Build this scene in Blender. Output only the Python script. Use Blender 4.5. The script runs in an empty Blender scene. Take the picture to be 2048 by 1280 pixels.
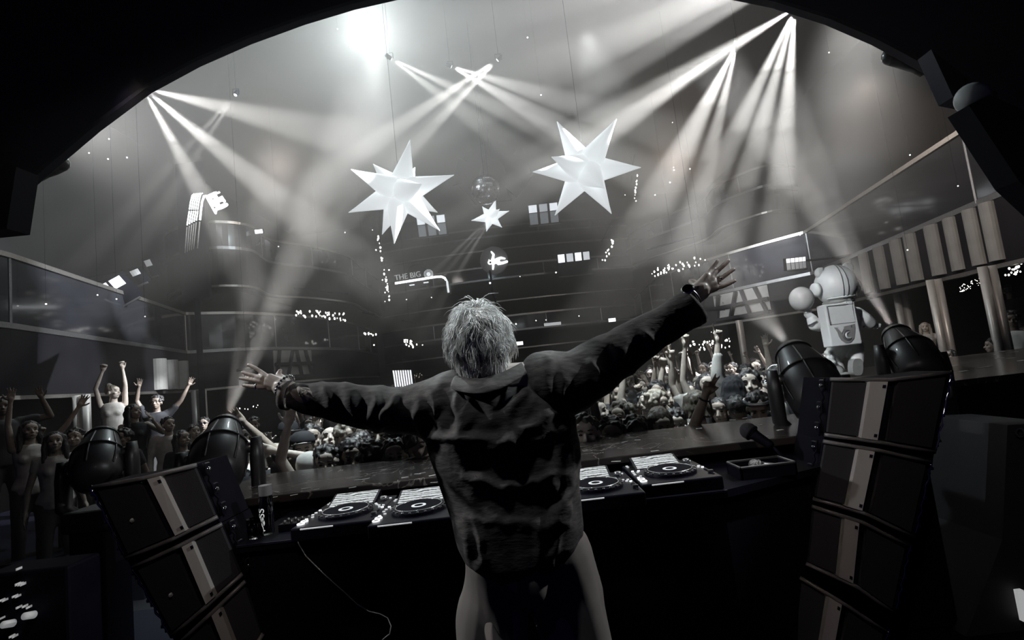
import bpy, bmesh, math, random
from mathutils import Vector, Matrix, Euler, Quaternion, noise
import numpy as np
SC = bpy.context.scene
COL = SC.collection
R = math.radians
rnd = random.Random(7)

# ------------------------------------------------------------------ camera
F = 1024.0                      # focal length in pixels of the 2048 px wide frame
CAM = Vector((0.0, 0.0, 1.5))
MR = Matrix.Rotation(R(90 + 5.6), 3, 'X') @ Matrix.Rotation(R(-6.5), 3, 'Z')
cd = bpy.data.cameras.new('camera'); co = bpy.data.objects.new('camera', cd); COL.objects.link(co)
co.matrix_world = Matrix.Translation(CAM) @ MR.to_4x4()
cd.sensor_width = 36.0; cd.lens = 18.0; cd.clip_start = 0.02; cd.clip_end = 200
SC.camera = co

def ray(px, py):
    return MR @ Vector(((px - 1024) / F, -(py - 640) / F, -1.0))
def at(px, py, Y):
    "the place at distance Y ahead of the booth seen in this direction"
    d = ray(px, py); return CAM + d * (Y / d.y)
def atz(px, py, Z):
    d = ray(px, py); return CAM + d * ((Z - CAM.z) / d.z)
def atx(px, py, X):
    d = ray(px, py); return CAM + d * (X / d.x)
def proj(p):
    q = MR.transposed() @ (Vector(p) - CAM)
    return (1024 + F * q.x / -q.z, 640 - F * q.y / -q.z)

# ------------------------------------------------------------------ colour management, render options
SC.view_settings.view_transform = 'Standard'; SC.view_settings.look = 'None'
SC.view_settings.gamma = 1.0; SC.view_settings.use_curve_mapping = False
SC.view_settings.exposure = 0.0
cy = SC.cycles
cy.use_denoising = True
cy.max_bounces = 5; cy.diffuse_bounces = 2; cy.glossy_bounces = 3; cy.transmission_bounces = 4
cy.transparent_max_bounces = 12; cy.volume_bounces = 0
cy.sample_clamp_indirect = 4.0
cy.caustics_reflective = False; cy.caustics_refractive = False

# ------------------------------------------------------------------ world: night-blue ambient
w = bpy.data.worlds.new('world'); SC.world = w; w.use_nodes = True
w.node_tree.nodes['Background'].inputs[0].default_value = (0.03, 0.03, 0.20, 1)
w.node_tree.nodes['Background'].inputs[1].default_value = 0.035

# ------------------------------------------------------------------ lamps
WARM = (1.0, 0.86, 0.76); COOL = (0.84, 0.97, 1.0); MID = (0.95, 0.985, 1.0)
def aim(o, loc, target):
    o.location = loc
    o.rotation_euler = (Vector(target) - Vector(loc)).to_track_quat('-Z', 'Y').to_euler()
def spot(loc, target, energy, deg, blend=0.5, col=MID, radius=0.03, name='beam_light'):
    l = bpy.data.lights.new(name, 'SPOT'); o = bpy.data.objects.new(name, l); COL.objects.link(o)
    l.energy = energy; l.spot_size = R(deg); l.spot_blend = blend; l.color = col; l.shadow_soft_size = radius
    aim(o, loc, target); return o
def point(loc, energy, radius=0.1, col=MID, name='glow_light'):
    l = bpy.data.lights.new(name, 'POINT'); o = bpy.data.objects.new(name, l); COL.objects.link(o)
    l.energy = energy; l.color = col; l.shadow_soft_size = radius; o.location = loc; return o
def area(loc, target, energy, sx, sy, col=MID, name='wash_light', spread=180):
    l = bpy.data.lights.new(name, 'AREA'); o = bpy.data.objects.new(name, l); COL.objects.link(o)
    l.shape = 'RECTANGLE'; l.size = sx; l.size_y = sy; l.energy = energy; l.color = col; l.spread = R(spread)
    aim(o, loc, target); return o

# every beam: (source pixel, depth), [(pixel the beam passes, depth there, watts, cone degrees)]
HEADS = []                      # (location, aim point) of every fixture, for its housing
def fixture(src, fingers, col=MID, blend=0.7):
    p = at(*src)
    for (tx, ty, tY, e, deg) in fingers:
        q = at(tx, ty, tY)
        spot(p + (q - p).normalized() * 0.13, q, e, deg * 1.45, blend, col)
    tx, ty, tY = fingers[len(fingers) // 2][:3]
    HEADS.append((p, at(tx, ty, tY)))
EB = 17.0
fixture((286, 176, 8.5), [(410, 400, 9.0, 900*EB, 9), (560, 400, 9.5, 1000*EB, 10), (640, 262, 10, 700*EB, 12)])
fixture((472, 188, 11.0), [(404, 262, 10.5, 380*EB, 4), (416, 275, 10.5, 380*EB, 4)])
fixture((490, 78, 9.0), [(440, 130, 8.8, 60*EB, 3), (450, 138, 8.8, 60*EB, 3), (432, 122, 8.8, 40*EB, 3)])
fixture((780, 116, 11.0), [(960, 200, 12, 900*EB, 7), (1030, 300, 13, 400*EB, 10)])
fixture((900, 132, 12.0), [(1090, 190, 13, 800*EB, 9), (1180, 290, 14, 900*EB, 10)])
fixture((997, 118, 11.0), [(800, 250, 11.5, 1200*EB, 7), (870, 250, 11.5, 1200*EB, 6), (760, 330, 12, 500*EB, 5)])
fixture((1475, 86, 9.5), [(1310, 200, 9.5, 1400*EB, 8), (1350, 330, 9.8, 1500*EB, 11), (1415, 330, 10, 1200*EB, 8)])
fixture((1590, 17, 8.5), [(1420, 120, 8.6, 1700*EB, 8), (1440, 330, 8.8, 1700*EB, 7), (1500, 330, 8.8, 1800*EB, 7), (1565, 330, 9, 2300*EB, 8)])
fixture((1700, -120, 9.0), [(1250, 60, 9.5, 3200*EB, 9), (1100, 10, 9.5, 3200*EB, 9), (1190, 160, 9.5, 1800*EB, 6)])
fixture((985, 432, 15.0), [(850, 560, 14.5, 300*EB, 4), (880, 560, 14.5, 260*EB, 3.4), (908, 560, 14.5, 360*EB, 4)])
# floor movers that point up into the haze (their housings are built further down)
MOVERS = {}
def mover_beams(key, src, fingers, blend=0.7):
    p = at(*src); MOVERS[key] = (p, at(*fingers[0][:3]))
    for (tx, ty, tY, e, deg) in fingers:
        q = at(tx, ty, tY); spot(p + (q - p).normalized() * 0.02, q, e * 60, deg * 1.15, blend, MID, 0.02)
mover_beams('left', (452, 838, 3.17), [(490, 640, 4.5, 300, 5), (530, 640, 4.8, 400, 5), (620, 470, 5.5, 330, 9)])
mover_beams('far_left', (206, 860, 3.55), [(235, 640, 5.2, 4, 12), (300, 640, 5.2, 5, 12)])
mover_beams('right', (1578, 690, 3.25), [(1520, 610, 4.5, 240, 8), (1480, 600, 5.0, 240, 8)])
mover_beams('far_right', (1784, 655, 3.85), [(1700, 520, 5, 420, 5), (1640, 440, 5.5, 520, 6), (1690, 460, 5.5, 380, 5)])
# ceiling wash flood that blooms in the haze, glow spots, and points added to lift the haze
FLOOD = at(738, 62, 12.0)
spot(FLOOD, at(760, 330, 7), 1100, 150, 1.0, COOL, 0.25, 'flood_light')
point(at(735, 60, 11.0), 560, 0.3, COOL)  # unseen point added for the bloom around the flood
spot(at(75, 235, 7.4), at(300, 270, 12), 5200, 46, 1.0, MID, 0.6, 'glow_light')
spot(at(1740, -60, 8.0), at(1670, 430, 8.8), 11000, 36, 1.0, MID, 0.6, 'glow_light')
point(at(1130, -60, 14.0), 260, 0.4, WARM)  # this and the next two are unseen points added to lift the haze
point(at(560, 330, 16.0), 130, 0.4, WARM)
point(at(1350, 330, 16.0), 170, 0.4, WARM)
# stage lamps on the performer, then spots added for stacks, crowd and fascia
spot((-2.3, 1.95, 2.7), (-0.1, 1.66, 1.35), 130, 60, 0.4, MID, 0.03, 'stage_light')
spot((2.3, 2.1, 2.9), (0.0, 1.7, 1.5), 130, 60, 0.4, MID, 0.03, 'stage_light')
spot((-0.45, 1.12, 3.2), (-0.06, 1.6, 1.45), 27, 20, 0.5, MID, 0.05, 'stage_light')
spot((-1.3, 2.7, 3.3), (-0.1, 1.66, 1.62), 190, 13, 0.5, COOL, 0.04, 'stage_light')  # narrow spot added to brighten the hair
spot((1.4, 2.5, 3.3), (-0.1, 1.66, 1.62), 190, 13, 0.5, COOL, 0.04, 'stage_light')  # opposite spot, likewise added for the hair
spot((-0.7, 0.7, 2.3), (-1.6, 2.1, 0.9), 16, 50, 0.7, WARM, 0.08, 'stack_fill')  # unseen pair of spots added to brighten the loudspeaker stacks
spot((0.7, 0.7, 2.5), (1.7, 2.3, 0.9), 22, 55, 0.7, WARM, 0.08, 'stack_fill')
spot((0.9, 4.15, 4.4), (1.7, 5.6, 0.7), 1000, 60, 0.8, COOL, 0.05, 'crowd_fill')  # three unseen spots added to brighten crowd and dancers
spot((-0.9, 4.15, 4.4), (-1.8, 5.2, 0.7), 1150, 60, 0.8, COOL, 0.05, 'crowd_fill')
spot((-3.0, 4.2, 4.4), (-6.2, 8.0, 1.2), 35, 50, 0.9, WARM, 0.08, 'crowd_fill')
spot((4.6, 6.0, 4.6), (9.6, 12.0, 2.9), 420, 70, 0.9, WARM, 0.1, 'fascia_fill')  # unseen spot added to light the fascia ribs

# ------------------------------------------------------------------ materials
def nmat(name):
    m = bpy.data.materials.new(name); m.use_nodes = True; return m, m.node_tree, m.node_tree.nodes['Principled BSDF']
def mat(name, col, rough=0.6, metal=0.0, var=0.15, scale=12.0, bump=0.0, spec=0.5, coat=0.0, sheen=0.0):
    m, nt, b = nmat(name)
    tc = nt.nodes.new('ShaderNodeTexCoord'); n = nt.nodes.new('ShaderNodeTexNoise'); n.inputs['Scale'].default_value = scale
    n.inputs['Detail'].default_value = 4
    nt.links.new(tc.outputs['Object'], n.inputs['Vector'])
    r = nt.nodes.new('ShaderNodeValToRGB')
    r.color_ramp.elements[0].position = 0.3; r.color_ramp.elements[1].position = 0.7
    r.color_ramp.elements[0].color = tuple(c * (1 - var) for c in col) + (1,)
    r.color_ramp.elements[1].color = tuple(min(1, c * (1 + var)) for c in col) + (1,)
    nt.links.new(n.outputs[0], r.inputs[0]); nt.links.new(r.outputs[0], b.inputs['Base Color'])
    b.inputs['Roughness'].default_value = rough; b.inputs['Metallic'].default_value = metal
    b.inputs['Specular IOR Level'].default_value = spec; b.inputs['Coat Weight'].default_value = coat
    b.inputs['Sheen Weight'].default_value = sheen
    if bump:
        bp = nt.nodes.new('ShaderNodeBump'); bp.inputs['Strength'].default_value = bump; bp.inputs['Distance'].default_value = 0.01
        nt.links.new(n.outputs[0], bp.inputs['Height']); nt.links.new(bp.outputs[0], b.inputs['Normal'])
    return m
def emat(name, col, e, base=(0.8, 0.8, 0.8), small=True):
    m, nt, b = nmat(name)
    b.inputs['Base Color'].default_value = tuple(base) + (1,); b.inputs['Emission Color'].default_value = tuple(col) + (1,)
    b.inputs['Emission Strength'].default_value = e; b.inputs['Roughness'].default_value = 0.5
    if small: m.cycles.emission_sampling = 'NONE'
    return m
M = {}
M['black'] = mat('black_paint', (0.004, 0.004, 0.011), 0.7, spec=0.15)
M['gloss_black'] = mat('black_gloss', (0.007, 0.007, 0.014), 0.3, spec=0.35)
M['arch'] = mat('arch_lining', (0.005, 0.005, 0.018), 0.85, spec=0.1)
M['arch_edge'] = mat('arch_edge', (0.02, 0.02, 0.035), 0.4, spec=0.3)
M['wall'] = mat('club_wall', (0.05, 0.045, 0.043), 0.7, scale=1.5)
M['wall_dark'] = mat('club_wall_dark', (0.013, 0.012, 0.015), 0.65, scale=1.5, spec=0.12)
M['ceil'] = mat('club_ceiling', (0.06, 0.056, 0.052), 0.8, scale=1.0)
M['floor'] = mat('dance_floor', (0.03, 0.03, 0.035), 0.4, scale=2)
M['brass'] = mat('brushed_rail', (0.45, 0.42, 0.39), 0.38, 0.9, 0.1, 30)
M['steel'] = mat('steel', (0.36, 0.355, 0.36), 0.35, 0.9, 0.1, 30)
M['chrome'] = mat('chrome', (0.85, 0.86, 0.87), 0.12, 1.0, 0.05, 30)
M['dglass'] = mat('smoked_glass', (0.02, 0.02, 0.025), 0.08, 0.0, 0.1, 3, spec=0.6)
M['patch_rib'] = mat('pale_plaster', (0.24, 0.23, 0.22), 0.6, scale=3)
M['marble'] = None
M['star'] = None
M['white'] = mat('white_shell', (0.78, 0.79, 0.79), 0.35, coat=0.4, var=0.04)
M['lens'] = emat('lamp_lens', (0.95, 0.98, 1.0), 5.0)
M['neon'] = emat('neon_tube', (0.95, 0.98, 1.0), 2.6)
M['bulb'] = emat('warm_bulb', (1.0, 0.96, 0.9), 3.5)

def marble():
    m, nt, b = nmat('dark_marble')
    tc = nt.nodes.new('ShaderNodeTexCoord'); n = nt.nodes.new('ShaderNodeTexNoise'); n.inputs['Scale'].default_value = 2.2
    n.inputs['Detail'].default_value = 6; n.inputs['Distortion'].default_value = 1.6
    nt.links.new(tc.outputs['Object'], n.inputs['Vector'])
    r = nt.nodes.new('ShaderNodeValToRGB'); e = r.color_ramp.elements
    e[0].position = 0.0; e[0].color = (0.045, 0.038, 0.036, 1); e[1].position = 1.0; e[1].color = (0.055, 0.045, 0.042, 1)
    for p, c in ((0.485, (0.05, 0.042, 0.04, 1)), (0.50, (0.30, 0.27, 0.25, 1)), (0.512, (0.05, 0.042, 0.04, 1))):
        x = e.new(p); x.color = c
    nt.links.new(n.outputs[0], r.inputs[0]); nt.links.new(r.outputs[0], b.inputs['Base Color'])
    b.inputs['Roughness'].default_value = 0.22
    return m
M['marble'] = marble()
def haze_mat(d):
    m = bpy.data.materials.new('haze'); m.use_nodes = True; nt = m.node_tree
    nt.nodes.remove(nt.nodes['Principled BSDF'])
    v = nt.nodes.new('ShaderNodeVolumeScatter'); v.inputs['Density'].default_value = d; v.inputs['Anisotropy'].default_value = 0.15
    v.inputs['Color'].default_value = (1.0, 0.93, 0.87, 1)
    nt.links.new(v.outputs[0], nt.nodes['Material Output'].inputs['Volume'])
    return m

# ------------------------------------------------------------------ object tools
def tag(o, label=None, cat=None, group=None, kind=None):
    if label: o['label'] = label
    if cat: o['category'] = cat
    if group: o['group'] = group
    if kind: o['kind'] = kind
    return o
def empty(name, loc=(0, 0, 0), label=None, cat=None, group=None, rz=0.0):
    o = bpy.data.objects.new(name, None); COL.objects.link(o); o.empty_display_size = 0.1
    o.location = loc; o.rotation_euler = (0, 0, rz)
    return tag(o, label, cat, group)
def link_mesh(name, me, m, parent=None):
    o = bpy.data.objects.new(name, me); COL.objects.link(o)
    for mm in (m if isinstance(m, (list, tuple)) else [m]): me.materials.append(mm)
    if parent is not None: o.parent = parent
    return o
def copy_tree(o, parent=None):
    c = o.copy(); COL.objects.link(c)
    if parent is not None: c.parent = parent
    for ch in list(o.children): copy_tree(ch, c)
    return c
def shift(o, v):
    "move the mesh data so that the object's origin can stand at v"
    o.data.transform(Matrix.Translation(-Vector(v)))

class MB:
    def __init__(s): s.v = []; s.f = []; s.mi = []; s.m = 0
    def add(s, vs, fs, T=None):
        b = len(s.v)
        s.v += [tuple(T @ Vector(v)) if T is not None else tuple(v) for v in vs]
        s.f += [tuple(b + i for i in f) for f in fs]; s.mi += [s.m] * len(fs); return s
    def box(s, c, d, T=None, bev=0.0):
        x, y, z = d[0] / 2, d[1] / 2, d[2] / 2
        if bev <= 0:
            vs = [(c[0] + i * x, c[1] + j * y, c[2] + k * z) for k in (-1, 1) for j in (-1, 1) for i in (-1, 1)]
            return s.add(vs, [(0, 2, 3, 1), (4, 5, 7, 6), (0, 1, 5, 4), (2, 6, 7, 3), (0, 4, 6, 2), (1, 3, 7, 5)], T)
        b = bmesh.new(); bmesh.ops.create_cube(b, size=1)
        for v in b.verts: v.co = Vector((c[0] + v.co.x * d[0], c[1] + v.co.y * d[1], c[2] + v.co.z * d[2]))
        bmesh.ops.bevel(b, geom=b.edges[:], offset=min(bev, min(d) * 0.45), segments=2, affect='EDGES', profile=0.5)
        b.verts.index_update(); s.add([v.co.copy() for v in b.verts], [[v.index for v in f.verts] for f in b.faces], T); b.free(); return s
    def tube(s, path, rad, seg=8, caps=True, T=None, flat=1.0):
        pts = [Vector(p) for p in path]; n = len(pts); rads = rad if isinstance(rad, (list, tuple)) else [rad] * n
        vs, fs, up = [], [], None
        for i, p in enumerate(pts):
            d = (pts[min(i + 1, n - 1)] - pts[max(i - 1, 0)]).normalized()
            if d.length < 1e-6: d = Vector((0, 0, 1))
            if up is None:
                a = Vector((0, 0, 1)) if abs(d.z) < 0.9 else Vector((1, 0, 0)); up = (a - d * a.dot(d)).normalized()
            else:
                u2 = up - d * up.dot(d); up = u2.normalized() if u2.length > 1e-6 else up
            si = d.cross(up)
            for k in range(seg):
                t = 2 * math.pi * k / seg; vs.append(p + (up * math.cos(t) + si * math.sin(t) * flat) * rads[i])
        for i in range(n - 1):
            for k in range(seg):
                k2 = (k + 1) % seg; fs.append((i * seg + k, i * seg + k2, (i + 1) * seg + k2, (i + 1) * seg + k))
        if caps: fs += [tuple(range(seg))[::-1], tuple((n - 1) * seg + k for k in range(seg))]
        return s.add(vs, fs, T)
    def lathe(s, prof, seg=24, T=None):
        "profile [(r, z)] turned about z"
        vs, fs = [], []; n = len(prof)
        for (r, z) in prof:
            for k in range(seg):
                t = 2 * math.pi * k / seg; vs.append((r * math.cos(t), r * math.sin(t), z))
        for i in range(n - 1):
            for k in range(seg):
                k2 = (k + 1) % seg; fs.append((i * seg + k, i * seg + k2, (i + 1) * seg + k2, (i + 1) * seg + k))
        fs += [tuple(range(seg))[::-1], tuple((n - 1) * seg + k for k in range(seg))]
        return s.add(vs, fs, T)
    def ball(s, c, r, seg=14, T=None, rings=None):
        r = r if isinstance(r, (list, tuple)) else (r, r, r); rg = rings or max(4, seg // 2); vs = [(c[0], c[1], c[2] - r[2])]; fs = []
        for i in range(1, rg):
            a = math.pi * i / rg
            for k in range(seg):
                t = 2 * math.pi * k / seg
                vs.append((c[0] + r[0] * math.sin(a) * math.cos(t), c[1] + r[1] * math.sin(a) * math.sin(t), c[2] - r[2] * math.cos(a)))
        vs.append((c[0], c[1], c[2] + r[2])); L = len(vs) - 1
        for k in range(seg):
            k2 = (k + 1) % seg; fs.append((0, 1 + k2, 1 + k)); fs.append((L, L - seg + k, L - seg + k2))
            for i in range(rg - 2): fs.append((1 + i * seg + k, 1 + i * seg + k2, 1 + (i + 1) * seg + k2, 1 + (i + 1) * seg + k))
        return s.add(vs, fs, T)
    def cap(s, a, ra, b, rb, seg=12):
        "capsule that tapers from a to b"
        a, b = Vector(a), Vector(b); s.ball(a, ra, seg); s.ball(b, rb, seg); s.tube([a, b], [ra, rb], seg); return s
    def chain(s, pts, rads, seg=12):
        for i in range(len(pts) - 1): s.cap(pts[i], rads[i], pts[i + 1], rads[i + 1], seg)
        return s
    def prism(s, poly, vec, T=None):
        "closed solid: polygon pushed along vec"
        n = len(poly); v = Vector(vec); vs = [Vector(p) for p in poly]; vs += [p + v for p in vs]
        fs = [tuple(range(n))[::-1], tuple(range(n, 2 * n))] + [(i, (i + 1) % n, n + (i + 1) % n, n + i) for i in range(n)]
        return s.add(vs, fs, T)
    def hexa(s, f4, b4, T=None):
        return s.add(list(f4) + list(b4), [(0, 1, 2, 3), (7, 6, 5, 4), (0, 4, 5, 1), (1, 5, 6, 2), (2, 6, 7, 3), (3, 7, 4, 0)], T)
    def grid(s, rows, close=False, T=None):
        nr, nc = len(rows), len(rows[0]); vs = [p for r in rows for p in r]; fs = []
        for i in range(nr - 1):
            for j in range(nc if close else nc - 1):
                j2 = (j + 1) % nc; fs.append((i * nc + j, i * nc + j2, (i + 1) * nc + j2, (i + 1) * nc + j))
        return s.add(vs, fs, T)
    def mesh(s, name='m'):
        me = bpy.data.meshes.new(name); me.from_pydata([tuple(v) for v in s.v], [], s.f)
        b = bmesh.new(); b.from_mesh(me); bmesh.ops.recalc_face_normals(b, faces=b.faces[:]); b.to_mesh(me); b.free(); me.update(); return me
    def build(s, name, m, parent=None, smooth=False, world=False):
        me = s.mesh(name)
        if isinstance(m, (list, tuple)) and len(m) > 1: me.polygons.foreach_set('material_index', s.mi)
        if smooth: me.polygons.foreach_set('use_smooth', [True] * len(me.polygons))
        o = link_mesh(name, me, m, parent)
        if world and parent is not None: shift(o, parent_world(parent))
        return o
def parent_world(p):
    v = Vector((0, 0, 0))
    while p is not None: v = v + Vector(p.location); p = p.parent
    return v
TS = None
def remeshed(mb, voxel, smooth=2, name='body'):
    "one continuous skin around everything in mb"
    me = bpy.data.meshes.new('tmp'); me.from_pydata([tuple(v) for v in mb.v], [], mb.f)
    b = bmesh.new(); b.from_mesh(me); bmesh.ops.recalc_face_normals(b, faces=b.faces[:]); b.to_mesh(me); b.free()
    global TS
    if TS is None: TS = bpy.data.scenes.new('workshop')
    o = bpy.data.objects.new('tmp', me); TS.collection.objects.link(o)
    r = o.modifiers.new('r', 'REMESH'); r.mode = 'VOXEL'; r.voxel_size = voxel; r.use_smooth_shade = True
    if smooth:
        sm = o.modifiers.new('s', 'SMOOTH'); sm.factor = 0.5; sm.iterations = smooth
    vl = TS.view_layers[0]; vl.update(); dg = vl.depsgraph; ev = o.evaluated_get(dg)
    out = bpy.data.meshes.new_from_object(ev); out.name = name
    bpy.data.objects.remove(o); bpy.data.meshes.remove(me)
    out.materials.clear()
    out.polygons.foreach_set('use_smooth', [True] * len(out.polygons))
    return out
def displace(me, fn):
    "move every point along its normal by fn(point)"
    n = len(me.vertices); a = np.empty(n * 3, dtype=np.float32); q = np.empty(n * 3, dtype=np.float32)
    me.vertices.foreach_get('co', a); me.vertices.foreach_get('normal', q); a = a.reshape(-1, 3); q = q.reshape(-1, 3)
    d = np.array([fn(Vector(p)) for p in a.tolist()], dtype=np.float32)
    me.vertices.foreach_set('co', (a + q * d[:, None]).ravel()); me.update()
def look_m(loc, d, roll=0.0):
    "matrix whose +Z points along d"
    q = Vector(d).to_track_quat('Z', 'Y'); return Matrix.Translation(loc) @ q.to_matrix().to_4x4() @ Matrix.Rotation(roll, 4, 'Z')

# ================================================================== THE SETTING
FLZ = -0.55                     # dance floor level; the booth stands on a stage at z = 0
def structure(name, mb, m, smooth=False): return tag(mb.build(name, m, None, smooth), kind='structure')
XW = 12.5; YB = 30.0; ZC = 11.0
b = MB(); b.box((0, (YB + 3) / 2, FLZ - 0.1), (2 * XW + 1, YB - 3 + 0.4, 0.2)); structure('floor', b, M['floor'])
b = MB(); b.box((0, 0.8, -0.12), (11, 6.6, 0.24)); structure('stage_floor', b, M['black'])
b = MB(); b.box((0, (YB + 3) / 2, ZC + 0.15), (2 * XW + 1, YB - 2, 0.3)); structure('ceiling', b, M['ceil'])
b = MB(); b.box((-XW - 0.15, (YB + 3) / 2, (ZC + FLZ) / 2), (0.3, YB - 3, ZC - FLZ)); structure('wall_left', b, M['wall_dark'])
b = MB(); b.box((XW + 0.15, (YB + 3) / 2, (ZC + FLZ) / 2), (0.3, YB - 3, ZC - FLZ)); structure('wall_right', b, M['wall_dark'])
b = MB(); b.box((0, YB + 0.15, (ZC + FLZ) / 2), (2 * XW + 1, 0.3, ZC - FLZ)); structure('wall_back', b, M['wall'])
# haze filling the hall
for k, (z0, z1, dn, lb) in enumerate(((FLZ + .01, 2.2, 0.0032, 'thin haze low over the dance floor'), (2.22, 3.2, 0.0065, 'thin haze just under the gallery fascias'), (3.22, 4.2, 0.012, 'light haze at the gallery railings'), (4.22, 5.2, 0.021, 'haze drifting just over the low gallery rails'), (5.22, 6.2, 0.030, 'haze around the upper gallery'), (6.22, 7.4, 0.040, 'dense haze among the hanging stars'), (7.42, ZC - .01, 0.054, 'thickest haze under the ceiling around the beam lights'))):
    hz = MB(); hz.box((0, (YB + 2.65) / 2, (z0 + z1) / 2), (2 * XW - 0.02, YB - 2.75, z1 - z0)); tag(hz.build('stage_haze', haze_mat(dn)), lb, 'haze', kind='stuff')

# proscenium arch: the dark shell over the booth, its front rim 4.4 m away
rim_px = [(-330, 620), (-150, 500), (0, 405), (85, 330), (180, 250), (285, 172), (385, 118), (490, 72), (600, 32), (700, 2), (830, -28), (980, -48), (1130, -52),
          (1290, -45), (1430, -28), (1556, -2), (1665, 32), (1760, 73), (1811, 100), (1877, 136), (1939, 170), (2016, 222), (2110, 330), (2230, 500), (2350, 720)]
YR = 4.4
rim = [at(x, y, YR) for x, y in rim_px]
cen = Vector((0.1, YR, 1.2))
def ring(k, y): return [Vector((cen.x + (p.x - cen.x) * k, y, cen.z + (p.z - cen.z) * k)) for p in rim]
b = MB(); b.grid([ring(1.0, YR), ring(1.03, YR + 0.05), ring(1.10, YR + 0.05), ring(1.9, YR - 0.1), ring(1.9, -1.2), ring(1.25, -1.2), ring(1.10, 2.4), ring(1.005, YR - 0.12), ring(1.0, YR)])
structure('stage_arch', b, M['arch'])
b = MB(); b.grid([ring(1.0, YR), ring(0.996, YR + 0.02), ring(0.996, YR + 0.10), ring(1.0, YR + 0.12)]); structure('trim_1', b, M['arch_edge'])

# ================================================================== GALLERIES
def strip(mb, plan, z1, z2, th, side, T=None):
    "wall that follows a plan line, th thick towards side (+1 / -1: away from the hall)"
    P = [Vector((p[0], p[1], 0)) for p in plan]; n = len(P); off = []
    for i in range(n):
        d = (P[min(i + 1, n - 1)] - P[max(i - 1, 0)]).normalized(); off.append(Vector((-d.y, d.x, 0)) * side * th)
    rows = []
    for i in range(n):
        a, o = P[i], P[i] + off[i]
        rows.append([Vector((a.x, a.y, z1)), Vector((a.x, a.y, z2)), Vector((o.x, o.y, z2)), Vector((o.x, o.y, z1))])
    mb.grid(rows, close=True)
    k = len(mb.v); mb.f += [(k - 4 * n, k - 4 * n + 1, k - 4 * n + 2, k - 4 * n + 3), (k - 4, k - 3, k - 2, k - 1)]; mb.mi += [mb.m] * 2
    return mb
def smooth_plan(P, n=5):
    P = [Vector((p[0], p[1], 0)) for p in P]; out = []
    for i in range(len(P) - 1):
        p0, p1, p2, p3 = P[max(i - 1, 0)], P[i], P[i + 1], P[min(i + 2, len(P) - 1)]
        for k in range(n):
            t = k / n
            out.append(0.5 * ((2 * p1) + (p2 - p0) * t + (2 * p0 - 5 * p1 + 4 * p2 - p3) * t * t + (3 * p1 - p0 - 3 * p2 + p3) * t ** 3))
    return [(p.x, p.y) for p in out] + [(P[-1].x, P[-1].y)]
L1 = [(-8.3, 4.6), (-8.8, 8.9), (-10.6, 16.5)] + smooth_plan([(-10.55, 16.6), (-9.2, 17.8), (-8.1, 20.4), (-7.5, 23.7), (-7.9, 29.5)])
R1 = [(7.9, 4.6), (8.4, 8.9), (9.7, 16.2)] + smooth_plan([(9.68, 16.3), (8.6, 17.8), (7.5, 19.8), (6.6, 22.8), (7.2, 29.5)])
L2 = smooth_plan([(-12.3, 18.2), (-11.6, 17.4), (-10.4, 16.9), (-9.5, 17.0), (-8.9, 17.8), (-9.1, 19.6), (-8.1, 21.2), (-7.3, 23.4), (-7.4, 25.9), (-7.5, 29.5)])
R2 = smooth_plan([(12.3, 20.6), (11.0, 20.0), (10.2, 20.6), (9.5, 22.0), (9.6, 23.8), (8.8, 25.4), (7.6, 27.4), (7.1, 29.5)])
def off(plan, side, d):
    b = MB(); P = [Vector((p[0], p[1], 0)) for p in plan]; out = []
    for i in range(len(P)):
        v = (P[min(i + 1, len(P) - 1)] - P[max(i - 1, 0)]).normalized(); o = P[i] + Vector((-v.y, v.x, 0)) * side * d; out.append((o.x, o.y))
    return out
nt = [2]
def trim(plan, z, h, th, side, m):
    b = MB(); strip(b, plan, z - h / 2, z + h / 2, th, side); structure('trim_%d' % nt[0], b, m); nt[0] += 1
def gallery(plan, side, zf0, zf1, zrail, bal_name, label, deep=2.2, wallname=None):
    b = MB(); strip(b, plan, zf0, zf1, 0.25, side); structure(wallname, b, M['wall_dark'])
    trim(off(plan, side, -0.02), zf0 + 0.03, 0.07, 0.08, side, M['brass']); trim(off(plan, side, -0.02), zf1, 0.10, 0.1, side, M['steel'])
    # glass balustrade: one thing with a rail, panels and posts
    r = empty(bal_name, (plan[0][0], plan[0][1], zf1), label, 'railing')
    g = MB(); strip(g, plan, zf1 + 0.06, zrail - 0.06, 0.03, side); g.build('glass_panel', M['dglass'], r, world=True)
    g = MB(); strip(g, off(plan, side, -0.04), zrail - 0.05, zrail + 0.04, 0.11, side); g.build('handrail', M['brass'], r, world=True)
    step = 0.0; last = Vector((plan[0][0], plan[0][1], 0)); acc = 0
    for p in plan[1:]:
        v = Vector((p[0], p[1], 0)); acc += (v - last).length; last = v
        if acc > 2.6:
            acc = 0; g = MB(); g.tube([(v.x, v.y, zf1), (v.x, v.y, zrail)], 0.028, 6); g.build('post', M['steel'], r, world=True)
    return r
gallery(L1, 1, 1.98, 3.28, 4.55, 'glass_balustrade', 'brass railed smoked glass balustrade of the low gallery above the dancers', wallname='wall_left_gallery')
gallery(R1, -1, 2.3, 3.50, 4.85, 'glass_balustrade', 'smoked glass balustrade with a pale brass rail above the dark fascia, over the astronaut statue', wallname='wall_right_gallery')
gallery(L2, 1, 5.4, 6.75, 7.65, 'glass_balustrade', 'curved glass balustrade of the upper gallery beside the tall neon stripe sign', wallname='wall_left_upper_gallery')
gallery(R2, -1, 6.6, 7.7, 8.5, 'glass_balustrade', 'curved glass balustrade of the upper gallery above the raised dark sleeve', wallname='wall_right_upper_gallery')
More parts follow.
